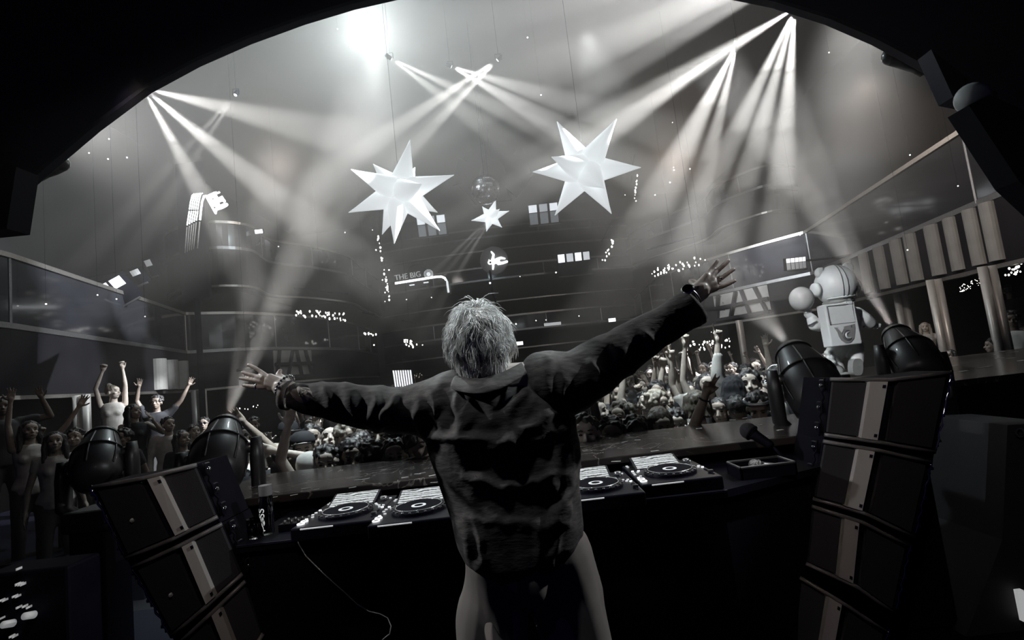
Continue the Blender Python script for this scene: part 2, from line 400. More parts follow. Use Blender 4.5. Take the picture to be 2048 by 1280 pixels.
# gallery floors behind the fascias
for nm, plan, z, s in (('floor_left_gallery', L1, 3.2, -1), ('floor_right_gallery', R1, 3.42, 1), ('floor_left_upper_gallery', L2, 6.7, -1), ('floor_right_upper_gallery', R2, 7.6, 1)):
    b = MB(); edge = [Vector((p[0] + s * 0.1, p[1], z)) for p in plan]; poly = edge + [Vector((s * (XW - 0.05), plan[-1][1], z)), Vector((s * (XW - 0.05), plan[0][1], z))]
    b.prism(poly, (0, 0, -0.12)); structure(nm, b, M['wall_dark'])
# central back galleries: three curved tiers
def arc_plan(x0, x1, y, bow, n=14): return [(x0 + (x1 - x0) * i / n, y - bow * (1 - (2 * i / n - 1) ** 2)) for i in range(n + 1)]
for k, (x0, x1, y, bow, z0, z1, zr) in enumerate([(-7.3, 6.9, 28.6, 1.6, 2.6, 3.6, 4.4), (-7.2, 7.2, 29.0, 1.2, 5.3, 6.6, 7.3), (-7.2, 7.2, 29.2, 1.0, 8.3, 9.1, 9.6)]):
    pl = arc_plan(x0, x1, y, bow)
    gallery(pl, 1, z0, z1, zr, 'glass_balustrade', ['glass balustrade of the lowest back gallery facing the booth', 'glass balustrade of the middle back gallery behind the astronaut sign', 'glass balustrade of the top back gallery behind the mirror ball'][k], wallname='wall_back_gallery_%d' % (k + 1))
# rear walls of the galleries, and dim panelling under them
b = MB(); b.box((-12.42, 13, 1.9), (0.1, 17, 4.8)); structure('wall_left_bar', b, M['wall_dark'])
b = MB(); b.box((12.42, 13, 1.9), (0.1, 17, 4.8)); structure('wall_right_bar', b, M['wall_dark'])

# pale half-round ribs added to stand in for light patches on the fascias
def on_line(plan, px, z):
    "the place on a plan line that lies in the direction of the column px"
    best = None
    for i in range(len(plan) - 1):
        for k in range(41):
            t = k / 40; x = plan[i][0] * (1 - t) + plan[i + 1][0] * t; y = plan[i][1] * (1 - t) + plan[i + 1][1] * t
            e = abs(proj((x, y, z))[0] - px)
            if best is None or e < best[0]:
                d = Vector((plan[i + 1][0] - plan[i][0], plan[i + 1][1] - plan[i][1], 0)).normalized(); best = (e, x, y, d)
    return best
def patch_rib(plan, side, px, z0, z1, r, where):
    e, x, y, d = on_line(plan, px, (z0 + z1) / 2)
    n = Vector((-d.y, d.x, 0)) * -side; c = Vector((x, y, 0)) + n * 0.0
    b = MB(); rows = []
    for z in (z0, z1):
        rows.append([c + d * (r * math.cos(t)) + n * (r * 0.95 * math.sin(t)) + Vector((0, 0, z)) for t in [math.pi * i / 10 for i in range(11)]])
    b.grid(rows); k = len(b.v); b.f += [tuple(range(k - 22, k - 11)), tuple(range(k - 11, k))]; b.mi += [0, 0]
    o = b.build('patch_rib', M['patch_rib'], None, smooth=False); shift(o, c + Vector((0, 0, z0))); o.location = c + Vector((0, 0, z0))
    tag(o, 'pale rib standing in for a light patch on the fascia ' + where, 'patch_rib', 'ribs standing in for light patches on the gallery fascias')
RP = [(1700, 'directly over the balloon side of the statue'), (1738, 'just beyond the statue head'), (1770, 'above the far mover beams'), (1801, 'third beyond the statue head'),
      (1834, 'above the bar mirror'), (1872, 'above the tall double column'), (1914, 'next after the one above the double column'), (1948, 'second after the one above the double column'), (1985, 'nearest the arch on the statue side')]
for px, wh in RP: patch_rib(R1, -1, px, 2.42, 3.44, 0.16 if px < 1900 else 0.135, wh)
for px, wh in [(318, 'over the dancers, farthest from the corner post'), (341, 'over the dancers, middle of three'), (363, 'over the dancers, nearest the corner post')]:
    patch_rib(L1, 1, px, 2.08, 2.95, 0.24, wh)
# lattice panels on the fascia by the hands
def lattice(plan, side, px0, px1, z0, z1, label):
    a = on_line(plan, px0, z0); c = on_line(plan, px1, z0)
    A, Cc = Vector((a[1], a[2], 0)), Vector((c[1], c[2], 0)); u = (Cc - A); L = u.length; u.normalize(); n = Vector((u.y, -u.x, 0))
    if n.y > 0: n = -n
    r = empty('lattice_panel', (A.x, A.y, z0), label, 'panel')
    T = lambda s, z, dd: A + u * s + n * dd + Vector((0, 0, z))
    b = MB(); b.hexa([T(0, z0, .06), T(L, z0, .06), T(L, z1, .06), T(0, z1, .06)], [T(0, z0, .02), T(L, z0, .02), T(L, z1, .02), T(0, z1, .02)]); b.build('panel', M['patch_rib'], r, world=True)
    h = z1 - z0
    bars = [((0, z0 + h * .5), (L, z0 + h * .5)), ((L * .28, z0), (L * .46, z1)), ((L * .66, z0), (L * .56, z1)), ((0, z0 + .04), (L, z0 + .04)), ((L * .95, z0), (L * .8, z1)), ((L * .02, z0), (L * .12, z1))]
    for (p, q) in bars:
        b = MB(); b.tube([T(p[0], p[1], .12), T(q[0], q[1], .12)], 0.075, 6); b.build('bar', M['wall_dark'], r, world=True)
lattice(L1, 1, 548, 624, 2.15, 3.2, 'crossed lattice panel on the fascia above the open hand with the bracelet')
lattice(R1, -1, 1436, 1545, 2.45, 3.42, 'crossed lattice panel on the fascia between the raised hand and the statue')

# columns below the galleries
def column(px, Y, z1, w, label, n=2):
    p = at(px, 700, Y); x = p.x
    r = empty('column', (x, Y, FLZ), label, 'column')
    for k in range(n):
        b = MB(); xx = (k - (n - 1) / 2) * w * 1.15
        b.tube([(xx, 0, 0), (xx, 0, z1 - FLZ)], w * 0.5, 12); b.build('shaft', M['steel_soft'], r, smooth=True)
    b = MB(); b.box((0, 0, 0.08), (w * (n + .6), w * 1.6, 0.16), bev=0.02); b.build('base', M['black'], r)
M['steel_soft'] = mat('satin_steel', (0.5, 0.48, 0.46), 0.4, 0.4, 0.08, 8)
column(1895, 9.6, 2.3, 0.13, 'tall bright double column standing at the bar behind the far moving head')
column(2008, 8.2, 2.3, 0.13, 'bright double column next to the chandelier and the lit bar glass')
column(1822, 12.5, 2.3, 0.16, 'dim double column between the statue and the round mirror')
column(393, 16.2, 2.0, 0.22, 'bright double column under the corner of the low gallery beside the dancers')
column(160, 10.5, 2.0, 0.16, 'dark double column behind the woman with both arms raised')
column(560, 21.0, 2.6, 0.25, 'dim column under the gallery behind the hand with the bracelet', 1)
column(1487, 17.0, 2.3, 0.22, 'pale column standing behind the crowd under the bulb cluster', 1)

# ================================================================== HANGING THINGS
def star_mat():
    m, nt, b = nmat('lit_star_fabric')
    tc = nt.nodes.new('ShaderNodeTexCoord'); ln = nt.nodes.new('ShaderNodeVectorMath'); ln.operation = 'LENGTH'
    nt.links.new(tc.outputs['Object'], ln.inputs[0])
    mr = nt.nodes.new('ShaderNodeMapRange'); mr.inputs[1].default_value = 0.2; mr.inputs[2].default_value = 1.2; mr.inputs[3].default_value = 0.80; mr.inputs[4].default_value = 0.60
    nt.links.new(ln.outputs['Value'], mr.inputs[0])
    # inner lamp falloff and darker grazing edges are painted into the emission
    lw = nt.nodes.new('ShaderNodeLayerWeight'); lw.inputs[0].default_value = 0.35
    mx = nt.nodes.new('ShaderNodeMath'); mx.operation = 'MULTIPLY_ADD'; mx.inputs[1].default_value = -0.16
    nt.links.new(lw.outputs['Facing'], mx.inputs[0]); nt.links.new(mr.outputs[0], mx.inputs[2])
    nt.links.new(mx.outputs[0], b.inputs['Emission Strength'])
    b.inputs['Emission Color'].default_value = (0.93, 0.98, 1.0, 1); b.inputs['Base Color'].default_value = (0.7, 0.72, 0.73, 1); b.inputs['Roughness'].default_value = 0.5; m.cycles.emission_sampling = 'NONE'
    return m
M['star'] = star_mat()
def star(cx, cy, Y, tips, L, core, base, label):
    c = at(cx, cy, Y); r = empty('star_lantern', c, label, 'star lantern', 'white spiked star lanterns')
    b = MB(); b.ball((0, 0, 0), core, 24); b.build('core', M['star'], r, smooth=True)
    back = []
    for (tx, ty, sgn) in tips:
        q = at(tx, ty, Y) - c; rr = q.length
        if rr < L:
            y = math.sqrt(L * L - rr * rr); q = Vector((q.x, q.y, q.z)) + Vector((0, -y * sgn, 0))
            k = (Y - y * sgn) / Y; t = at(tx, ty, Y - y * sgn) - c; q = t.normalized() * L
        back.append(q.normalized()); d = q.normalized()
        T = look_m((0, 0, 0), d)
        bb = MB(); bb.lathe([(base * 0.98, core * 0.45), (base * 0.84, core * 0.85), (base * 0.42, (core * .85 + q.length) * 0.5), (base * 0.16, core * .85 * .19 + q.length * 0.81), (0.006, q.length)], 20, T)
        bb.build('spike', M['star'], r, smooth=True)
    # cord to the ceiling
    bb = MB(); bb.tube([(0, 0, core), (0, 0, ZC - c.z)], 0.0025, 4); bb.build('hanging_cord', M['black'], r)
    return r
star(800, 385, 9.0, [(820, 280, 1), (835, 327, -1), (908, 350, 1), (847, 367, 1), (866, 420, -1), (879, 461, 1), (788, 490, 1), (766, 465, -1), (700, 424, 1), (722, 348, 1), (736, 317, -1)],
     0.98, 0.30, 0.25, 'large white spiked star lantern hanging opposite the mirror ball from the neon stripe sign side')
star(1170, 340, 9.0, [(1114, 243, 1), (1220, 259, 1), (1282, 335, 1), (1225, 431, 1), (1117, 420, -1), (1064, 344, 1), (1103, 314, 1), (1213, 381, 1), (1222, 357, -1)],
     1.00, 0.30, 0.27, 'large white spiked star lantern hanging highest, over the raised arm with the watch')
star(981, 434, 14.0, [(990, 404, 1), (962, 410, -1), (943, 441, 1), (972, 466, 1), (1006, 457, 1), (1018, 422, 1), (998, 419, 1)], 0.55, 0.17, 0.15, 'small white star lantern hanging right below the mirror ball')

# mirror ball
c = at(971, 379, 13.0); r = empty('mirror_ball', c, 'round mirror ball hanging between the two large stars', 'mirror ball')
def mirror_mat():
    m, nt, b = nmat('mirror_tiles'); b.inputs['Base Color'].default_value = (0.25, 0.25, 0.26, 1); b.inputs['Metallic'].default_value = 1; b.inputs['Roughness'].default_value = 0.12
    return m
M['mirror'] = mirror_mat()
b = MB(); rr = 0.39; NR = 22
for i in range(NR):
    a0, a1 = math.pi * i / NR, math.pi * (i + 1) / NR; ns = max(6, int(2 * NR * math.sin((a0 + a1) / 2)))
    for k in range(ns):
        t0, t1 = 2 * math.pi * k / ns, 2 * math.pi * (k + 0.93) / ns; am = a0 + (a1 - a0) * 0.93
        P = [Vector((math.sin(a) * math.cos(t), math.sin(a) * math.sin(t), math.cos(a))) * rr for a, t in ((a0, t0), (a0, t1), (am, t1), (am, t0))]
        cc = sum(P, Vector()) / 4; ax = Vector((rnd.uniform(-1, 1), rnd.uniform(-1, 1), rnd.uniform(-1, 1)))
        Q = Matrix.Rotation(rnd.uniform(-0.05, 0.05), 3, ax); P = [cc + Q @ (p - cc) for p in P]
        b.add(P, [(0, 1, 2, 3)])
b.build('tiles', M['mirror'], r)
b = MB(); b.ball((0, 0, 0), rr * 0.985, 24); b.build('ball_core', M['black'], r, smooth=True)
b = MB(); b.tube([(0, 0, rr * 0.9), (0, 0, ZC - c.z)], 0.006, 5); b.build('hanging_rod', M['black'], r)
spot(at(900, 200, 9.5), c, 250, 7, 0.3, COOL, 0.02, 'mirror_ball_light')

# ceiling sculpture of dark blades around the ball
c = at(985, 345, 19.0); r = empty('ceiling_sculpture', c, 'dim dark sculpture of broad blades behind the mirror ball', 'sculpture')
for k in range(7):
    a = 2 * math.pi * k / 7 + 0.3; d = Vector((math.cos(a), 0, math.sin(a) * 0.8)); s_ = Vector((-math.sin(a), 0, math.cos(a)))
    b = MB(); p0, p1, p2, p3 = d * 0.5 - s_ * 0.28, d * 1.35 - s_ * 0.55, d * 1.5 + s_ * 0.5, d * 0.5 + s_ * 0.28
    b.prism([p0, p1, p2, p3], (0, 0.08, 0)); b.build('blade', M['wall_dark'], r)
b = MB(); b.tube([(0, 0.1, 0), (0, 0.1, ZC - c.z)], 0.03, 6); b.ball((0, 0, 0), 0.5, 16); b.build('hub', M['wall_dark'], r, smooth=True)

# ------------------------------------------------------------------ housings of the beam lights under the ceiling
hd = ['beside the arch rim, over the neon stripe sign', 'with two short thin beams near the neon stripe sign', 'tiny, with the faintest beams close to the arch rim', 'above the first large star, beams crossing toward the second',
      'whose two beams cross those of its neighbours over the mirror ball', 'sending long beams over the first large star', 'throwing a wide fan over the second large star', 'highest by the arch rim, with the widest fan',
      'hidden above the arch rim', 'just under the small star with three thin beams']
for i, (p, q) in enumerate(HEADS):
    d = (q - p).normalized(); s_ = 0.55 if i not in (2,) else 0.4
    r = empty('beam_light', p, 'ceiling beam light ' + hd[i], 'stage light', 'beam lights under the ceiling')
    T = look_m((0, 0, 0), d)
    b = MB(); b.lathe([(0.05 * s_, -0.22 * s_), (0.085 * s_, -0.16 * s_), (0.085 * s_, 0.0), (0.075 * s_, 0.06 * s_)], 14, T); b.build('head', M['black'], r, smooth=True)
    b = MB(); b.lathe([(0.066 * s_, 0.061 * s_), (0.06 * s_, 0.072 * s_)], 14, T); b.build('lens', M['lens'], r, smooth=True)
    b = MB(); b.tube([(-0.07, 0, -0.02), (-0.07, 0, 0.12), (0.07, 0, 0.12), (0.07, 0, -0.02)], 0.009, 6); b.build('yoke', M['black'], r)
    b = MB(); b.tube([(0, 0, 0.12), (0, 0, min(ZC, 30) - p.z)], 0.005, 4); b.build('hanging_pipe', M['black'], r)
r = empty('flood_light', FLOOD, 'rectangular white flood light blazing in the haze under the ceiling', 'stage light')
d = (at(760, 330, 7) - FLOOD).normalized(); T = look_m((0, 0, 0), d)
b = MB(); b.box((0, 0, -0.08), (0.48, 0.26, 0.14), T, 0.02); b.build('housing', M['black'], r)
b = MB(); b.box((0, 0, 0.0), (0.42, 0.2, 0.02), T); b.build('lens', emat('flood_lens', (1, 1, 1), 12), r)
b = MB(); b.tube([(0, 0, 0.1), (0, 0, ZC - FLOOD.z)], 0.02, 6); b.build('hanging_pipe', M['black'], r)

# ================================================================== SIGNS
def frame(pa, pb, Y, Y2=None):
    "matrix: x from pixel a to pixel b, y up, z toward the booth"
    A, B = at(pa[0], pa[1], Y), at(pb[0], pb[1], Y2 or Y); x = (B - A).normalized(); v = (CAM - A).normalized()
    z = (v - x * v.dot(x)).normalized(); y = z.cross(x)
    return Matrix(((x.x, y.x, z.x, A.x), (x.y, y.y, z.y, A.y), (x.z, y.z, z.z, A.z), (0, 0, 0, 1))), (B - A).length
def text_mesh(s, size, ext, bev=0.0, align='LEFT'):
    c = bpy.data.curves.new('t', 'FONT'); c.body = s; c.size = size; c.extrude = ext; c.bevel_depth = bev; c.align_x = align
    o = bpy.data.objects.new('t', c); COL.objects.link(o); dg = bpy.context.evaluated_depsgraph_get()
    me = bpy.data.meshes.new_from_object(o.evaluated_get(dg)); bpy.data.objects.remove(o); me.materials.clear(); return me
def place_text(s, size, ext, T, m, name, parent, fit=None, bev=0.0):
    me = text_mesh(s, size, ext, bev)
    if fit:
        w_ = max(v.co.x for v in me.vertices) - min(v.co.x for v in me.vertices); me.transform(Matrix.Diagonal((fit / w_, 1, 1, 1)))
    me.transform(T); o = link_mesh(name, me, m, parent); shift(o, parent_world(parent)); return o
# the big O sign
Y = 24.0; T, L = frame((790, 562), (845, 553), Y)
r = empty('neon_sign', T.translation, 'sign reading THE BIG with a ringed O above a bent white light bar', 'sign')
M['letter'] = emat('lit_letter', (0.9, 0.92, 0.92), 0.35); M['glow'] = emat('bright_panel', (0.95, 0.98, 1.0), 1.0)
T2, L2_ = frame((790, 561), (842, 552.5), Y - 0.05)
place_text('THE BIG', 0.36, 0.03, T2, M['letter'], 'lettering', r, fit=L2_ * 0.99)
cc = at(857, 548, Y - 0.05); vz = (CAM - cc).normalized()
for rad, th in ((0.20, 0.022), (0.145, 0.016)):
    b = MB(); pts = []; q = vz.to_track_quat('Z', 'Y')
    for k in range(33): a = 2 * math.pi * k / 32; pts.append(cc + q @ Vector((math.cos(a) * rad, math.sin(a) * rad, 0)))
    b.tube(pts, th, 6, caps=False); b.build('ring', M['letter'], r, world=True)
b = MB(); b.lathe([(0.10, 0), (0.09, 0.05), (0.04, 0.08)], 20, look_m(cc, vz)); b.build('lamp', M['glow'], r, smooth=True, world=True)
for dy in (0, 1):
    o_ = 0.055 * dy; pp = [(790, 565.5 + 2.4 * dy), (872, 552.5 + 2.4 * dy), (883, 552 + 2.4 * dy), (890 - dy, 555 + 2.4 * dy), (893.5 - 2 * dy, 561)]
    b = MB(); b.tube([at(x, y, Y - 0.04) for x, y in pp], 0.028, 6); b.build('light_bar', M['neon'], r, smooth=True, world=True)
b = MB(); b.tube([at(894, 562, Y), at(897, 585, Y)], 0.05, 6); b.build('light_bar', M['glow'], r, world=True)
b = MB(); b.tube([at(899, 561, Y), at(902, 588, Y)], 0.02, 6); b.build('side_tube', M['patch_rib'], r, world=True)
bk = at(835, 552, Y + 0.5); b = MB(); b.lathe([(0.58, 0), (0.58, 0.05), (0.52, 0.16), (0.02, 0.25)], 30, look_m(bk, (CAM - bk).normalized())); b.build('round_backing', M['wall_dark'], r, smooth=True, world=True)
b = MB(); b.tube([bk + Vector((0, 0.0, 0)), bk + Vector((0, 3.4, 0))], 0.05, 6); b.build('bracket', M['steel'], r, world=True)
for (x, y) in ((824, 570), (852, 565)): b = MB(); b.box(at(x, y, Y), (0.24, 0.05, 0.05)); b.build('small_lamp', M['glow'], r, world=True)
# astronaut disc
Y = 23.5; c = at(988, 521, Y); vz = (CAM - c).normalized(); q = (Matrix(((1, 0, 0), (0, 0, -1), (0, 1, 0)))).to_quaternion()
r = empty('round_sign', c, 'round dark sign with a glowing figure of a floating astronaut', 'sign')
Tm, Ld = frame((968, 523.5), (1012, 517.5), Y - 0.1)
S_ = Ld / 44.0                                     # metres per picture pixel here
Tc = Tm.copy(); Tc.translation = c
def star_disc():
    m, nt, b_ = nmat('starry_disc'); tc = nt.nodes.new('ShaderNodeTexCoord'); v = nt.nodes.new('ShaderNodeTexVoronoi'); v.inputs['Scale'].default_value = 9
    nt.links.new(tc.outputs['Object'], v.inputs['Vector']); cr = nt.nodes.new('ShaderNodeValToRGB'); cr.color_ramp.elements[0].position = 0.0; cr.color_ramp.elements[0].color = (1, 1, 1, 1)
    cr.color_ramp.elements[1].position = 0.12; cr.color_ramp.elements[1].color = (0.035, 0.03, 0.03, 1); nt.links.new(v.outputs['Distance'], cr.inputs[0])
    nt.links.new(cr.outputs[0], b_.inputs['Emission Color']); b_.inputs['Emission Strength'].default_value = 0.7; b_.inputs['Base Color'].default_value = (0.1, 0.1, 0.1, 1); return m
b = MB(); b.lathe([(28 * S_, -0.12), (28 * S_, 0.0), (26 * S_, 0.02)], 36, Tc); b.build('disc', star_disc(), r, world=True)
fig = MB()
def f2(x, y): return Tc @ Vector(((x - 988) * S_, -(y - 521) * S_, 0.07))
def K(x, y):   # from the enlarged view of the photograph
    return f2(780 + x / 7.314 , 480 + y / 7.314)
fig.chain([K(1500, 170), K(1528, 215), K(1500, 290)], [1.6 * S_, 2.3 * S_, 3 * S_], 8)
fig.chain([K(1520, 315), K(1570, 315)], [5 * S_, 5 * S_], 10)
fig.ball(K(1458, 320), 4.6 * S_, 10); fig.chain([K(1450, 280), K(1458, 300)], [1.3 * S_, 1.5 * S_], 8)
fig.chain([K(1505, 340), K(1490, 420)], [2.6 * S_, 2.0 * S_], 8)
fig.chain([K(1570, 290), K(1625, 275), K(1680, 293)], [3.4 * S_, 2.6 * S_, 1.9 * S_], 8)
fig.chain([K(1580, 350), K(1640, 352), K(1705, 340)], [3.6 * S_, 2.8 * S_, 2.6 * S_], 8)
me = remeshed(fig, 0.022, 1, 'figure'); o = link_mesh('astronaut_figure', me, emat('lit_figure', (0.95, 0.98, 1.0), 3.0), r); shift(o, c)
b = MB(); b.ball(K(1466, 320) + (CAM - c).normalized() * 0.12, 2.2 * S_, 10); b.build('visor', M['black'], r, smooth=True, world=True)
p0, p1 = at(980, 541, Y), at(985, 586, Y); b = MB(); b.tube([p0, p1, Vector((p1.x, 30.02, p1.z))], 0.05, 8); b.build('post', M['black'], r, world=True)
b = MB(); b.ball(at(980, 566, Y - 0.1), 0.045, 8); b.build('small_lamp', M['lens'], r, world=True)
# neon stripe tower with lettering
Y = 15.2; r = empty('neon_sign', at(395, 500, Y), 'tall sign of parallel neon stripes bending over into an arrow with small letters', 'sign')
def Z2(x, y, dY=0): return at(350 + x / 7.11, 350 + y / 7.11, Y + dY)
M['dull_tube'] = mat('unlit_tube', (0.55, 0.52, 0.5), 0.4)
for k in range(5):
    t = k / 4
    top = [(205 + t * 118, 490 + t * 6), (222 + t * 120, 380 - t * 6), (245 + t * 118, 290 - t * 14), (275 + t * 118, 266 - t * 10)]
    b = MB(); b.tube([Z2(*p, dY=0.12 * k) for p in top], 0.021, 6); b.build('neon_stripe', M['neon'], r, smooth=True, world=True)
    b = MB(); b.tube([Z2(203 + t * 122, 512 - t * 2, 0.12 * k), Z2(172 + t * 132, 715 - t * 68, 0.12 * k)], 0.021, 6); b.build('neon_stripe', M['neon'], r, smooth=True, world=True)
    b = MB(); b.tube([Z2(170 + t * 132, 738 - t * 66, 0.12 * k), Z2(142 + t * 120, 1108 - t * 55, 0.12 * k)], 0.019, 6); b.build('unlit_stripe', M['dull_tube'], r, smooth=True, world=True)
b = MB(); b.tube([Z2(355, 640, .6), Z2(370, 500, .6), Z2(385, 380, .6), Z2(415, 300, .5), Z2(440, 295, .4), Z2(580, 545, 0)], 0.034, 6); b.build('neon_outline', M['neon'], r, smooth=True, world=True)
b = MB(); b.tube([Z2(352, 665, .6), Z2(318, 1040, .6)], 0.022, 6); b.build('unlit_stripe', M['dull_tube'], r, smooth=True, world=True)
b = MB(); b.tube([Z2(575, 555, 0), Z2(622, 425, 0)], 0.021, 6); b.build('neon_outline', M['neon'], r, smooth=True, world=True)
T, L = frame((414, 391), (433, 421), Y + 0.2, Y - 0.1)
place_text('the BIG O', 0.55, 0.03, T, M['neon'], 'lettering', r, fit=L)
b = MB(); b.box(tuple(Z2(260, 800, .9)), (0.9, 0.12, 4.6)); b.build('back_panel', M['wall_dark'], r, world=True); q_ = Z2(260, 800, .9); b = MB(); b.tube([q_, Vector((q_.x, 19.0, q_.z))], .05, 6); b.tube([Vector((q_.x, q_.y, q_.z - 2.2)), Vector((q_.x, q_.y, FLZ))], .09, 8); b.build('post', M['black'], r, world=True)

# lit curved windows
def barrel(cx, cy, Y, w, h, n, label, lit=1.6, slope=-0.114, reflection_row=True, name='lit_window', rr=0.35):
    k = Y / F; W, H = w * k, h * k; T, L = frame((cx - w / 2, cy - slope * w / 2), (cx + w / 2, cy + slope * w / 2), Y)
    r = empty(name, at(cx, cy, Y), label, 'window light', 'curved lit windows around the hall')
    mm = emat('pane_light', (0.97, 0.98, 1.0), lit); md = emat('pane_reflection', (0.9, 0.95, 1.0), lit * 0.12)
    def P(u, v, d=0):
        x = (u - .5); return T @ Vector((W * u, H * (v - .5), (0.25 - x * x) * W * rr + d))
    for i in range(n):
        u0, u1 = (i + 0.10) / n, (i + 0.86) / n
        for row in ((0, 1) if reflection_row else (1,)):  # dim lower panes paint the reflection under the bright row
            v0, v1 = (0.42, 1.0) if row else (-0.5, 0.36)
            b = MB(); rows = [[P(u0 + (u1 - u0) * j / 3, v, 0.02) for j in range(4)] for v in (v0, v1)]
            rows2 = [[P(u0 + (u1 - u0) * j / 3, v, 0.0) for j in range(4)] for v in (v0, v1)]
            b.grid(rows); b.grid(rows2); b.build('pane', mm if row and (i % 2 == 0 or n > 4) else md if not row else emat('pane_mid', (0.95, 0.97, 1), lit * 0.4), r, world=True)
    b = MB(); rows = [[P(j / 8, v, -0.03) for j in range(9)] for v in (-0.6, 1.08)]; rows.append([P(j / 8, 1.08, -0.15) for j in range(9)]); rows.append([P(j / 8, -0.6, -0.15) for j in range(9)]); rows.append(rows[0])
    b.grid(rows); b.build('frame', M['black'], r, world=True)
    if Y < 20: b = MB(); q_ = at(cx, cy, Y); b.tube([q_, (math.copysign(XW - .02, q_.x), q_.y + .6, q_.z)], 0.03, 6); b.build('bracket', M['black'], r, world=True)
    if Y > 20: b = MB(); b.tube([at(cx, cy, Y), (at(cx, cy, Y).x, 30.0, at(cx, cy, Y).z)], 0.05, 6); b.build('bracket', M['black'], r, world=True)
    b = MB(); a, e = P(0, -0.62, 0.03), P(1, -0.62, 0.03); b.tube([P(j / 8, -0.62, 0.03) for j in range(9)], 0.03, 5); b.build('sill', M['steel'], r, world=True)
    return r
barrel(1088, 421, 27.0, 64, 26, 3, 'lit curved window between the small star and the highest large star')
barrel(864, 445, 27.0, 62, 26, 3, 'lit curved window partly behind the first large star')
barrel(1149, 520, 26.0, 68, 28, 4, 'brightest lit window, low between the raised arm and the astronaut sign', lit=2.0, reflection_row=False)
barrel(1592, 523, 14.6, 40, 15, 5, 'small glowing panes standing in for a window reflection over the statue balloon', lit=1.3)  # emissive panes put in place of a reflection
barrel(233, 574, 12.6, 56, 34, 2, 'large bright window glowing behind the low gallery rail', lit=2.2, slope=-0.55, reflection_row=False)
barrel(275, 548, 13.2, 22, 20, 1, 'dim square window farther along the gallery behind the bright one', lit=0.35, slope=-0.4, reflection_row=False)
barrel(300, 530, 14.2, 16, 22, 1, 'dimmest narrow window near the neon stripe sign foot', lit=0.2, slope=-0.3, reflection_row=False)
# louvred light panel
def louvre(p4, Y, n, label):
    r = empty('louvre_light', at(*p4[0], Y), label, 'light panel'); A, B, C_, D = [at(x, y, Y) for x, y in p4]
    for i in range(n):
        t0, t1 = i / n, (i + 0.5) / n
        b = MB(); f = [A.lerp(B, t0), A.lerp(B, t1), D.lerp(C_, t1), D.lerp(C_, t0)]; b.hexa(f, [p + Vector((0, 0.06, 0)) for p in f]); b.build('light_strip', M['glow'], r, world=True)
    b = MB(); f = [p + Vector((0, 0.08, 0)) for p in (A, B, C_, D)]; b.hexa(f, [p + Vector((0, 0.1, 0)) for p in f]); b.build('backing', M['black'], r, world=True)
    b = MB(); m_ = (A + C_) / 2; b.tube([m_ + Vector((0, .1, 0)), Vector((m_.x, 30.02, m_.z))], 0.04, 6); b.build('bracket', M['black'], r, world=True)
louvre([(785, 741), (824, 740), (828, 772), (790, 774)], 22.0, 8, 'louvred panel of bright white strips above the outstretched sleeve')
# wall lamp by the head, exit-like plates
def plate(cx, cy, Y, w, h, label, e=1.5, name='wall_light', slope=-0.1):
    T, L = frame((cx - w / 2, cy - slope * w / 2), (cx + w / 2, cy + slope * w / 2), Y); H = h * Y / F
    r = empty(name, at(cx, cy, Y), label, 'wall light'); b = MB(); b.box((L / 2, 0, 0.02), (L, H, 0.03), T, 0.004); b.build('lamp', emat('plate_lamp', (0.95, 0.98, 1), e), r, world=True)
    b = MB(); b.box((L / 2, 0, -0.03), (L * 1.08, H * 1.2, 0.06), T); b.build('housing', M['black'], r, world=True)
plate(518, 463, 17.8, 15, 8, 'small bright plate light beside the upper curved gallery', 2.0)
plate(1036, 687, 20.0, 20, 7, 'wall light just beside the blond hair', 1.5)
plate(1105, 648, 24.0, 34, 6, 'long dim light above the shoulder of the raised arm', 0.35)
plate(1224, 640, 20.0, 14, 7, 'small bright light just above the raised sleeve', 1.6)
plate(1290, 719, 15.0, 10, 5, 'tiny bright light just below the raised sleeve', 1.6)
plate(598, 856, 14.0, 8, 3.5, 'tiny bright light over the crowd below the outstretched sleeve', 1.4)
plate(590, 854 + 2, 14.0, 14, 1.5, 'thin dim light strip over the crowd below the outstretched sleeve', 0.7)
plate(612, 704.5, 20.5, 16, 3.6, 'first of two glowing plates on the gallery edge above the hand with the bracelet', 0.8)
plate(588, 704.5, 20.0, 12, 3.6, 'second glowing plate on the gallery edge, nearer the corner post', 0.8)
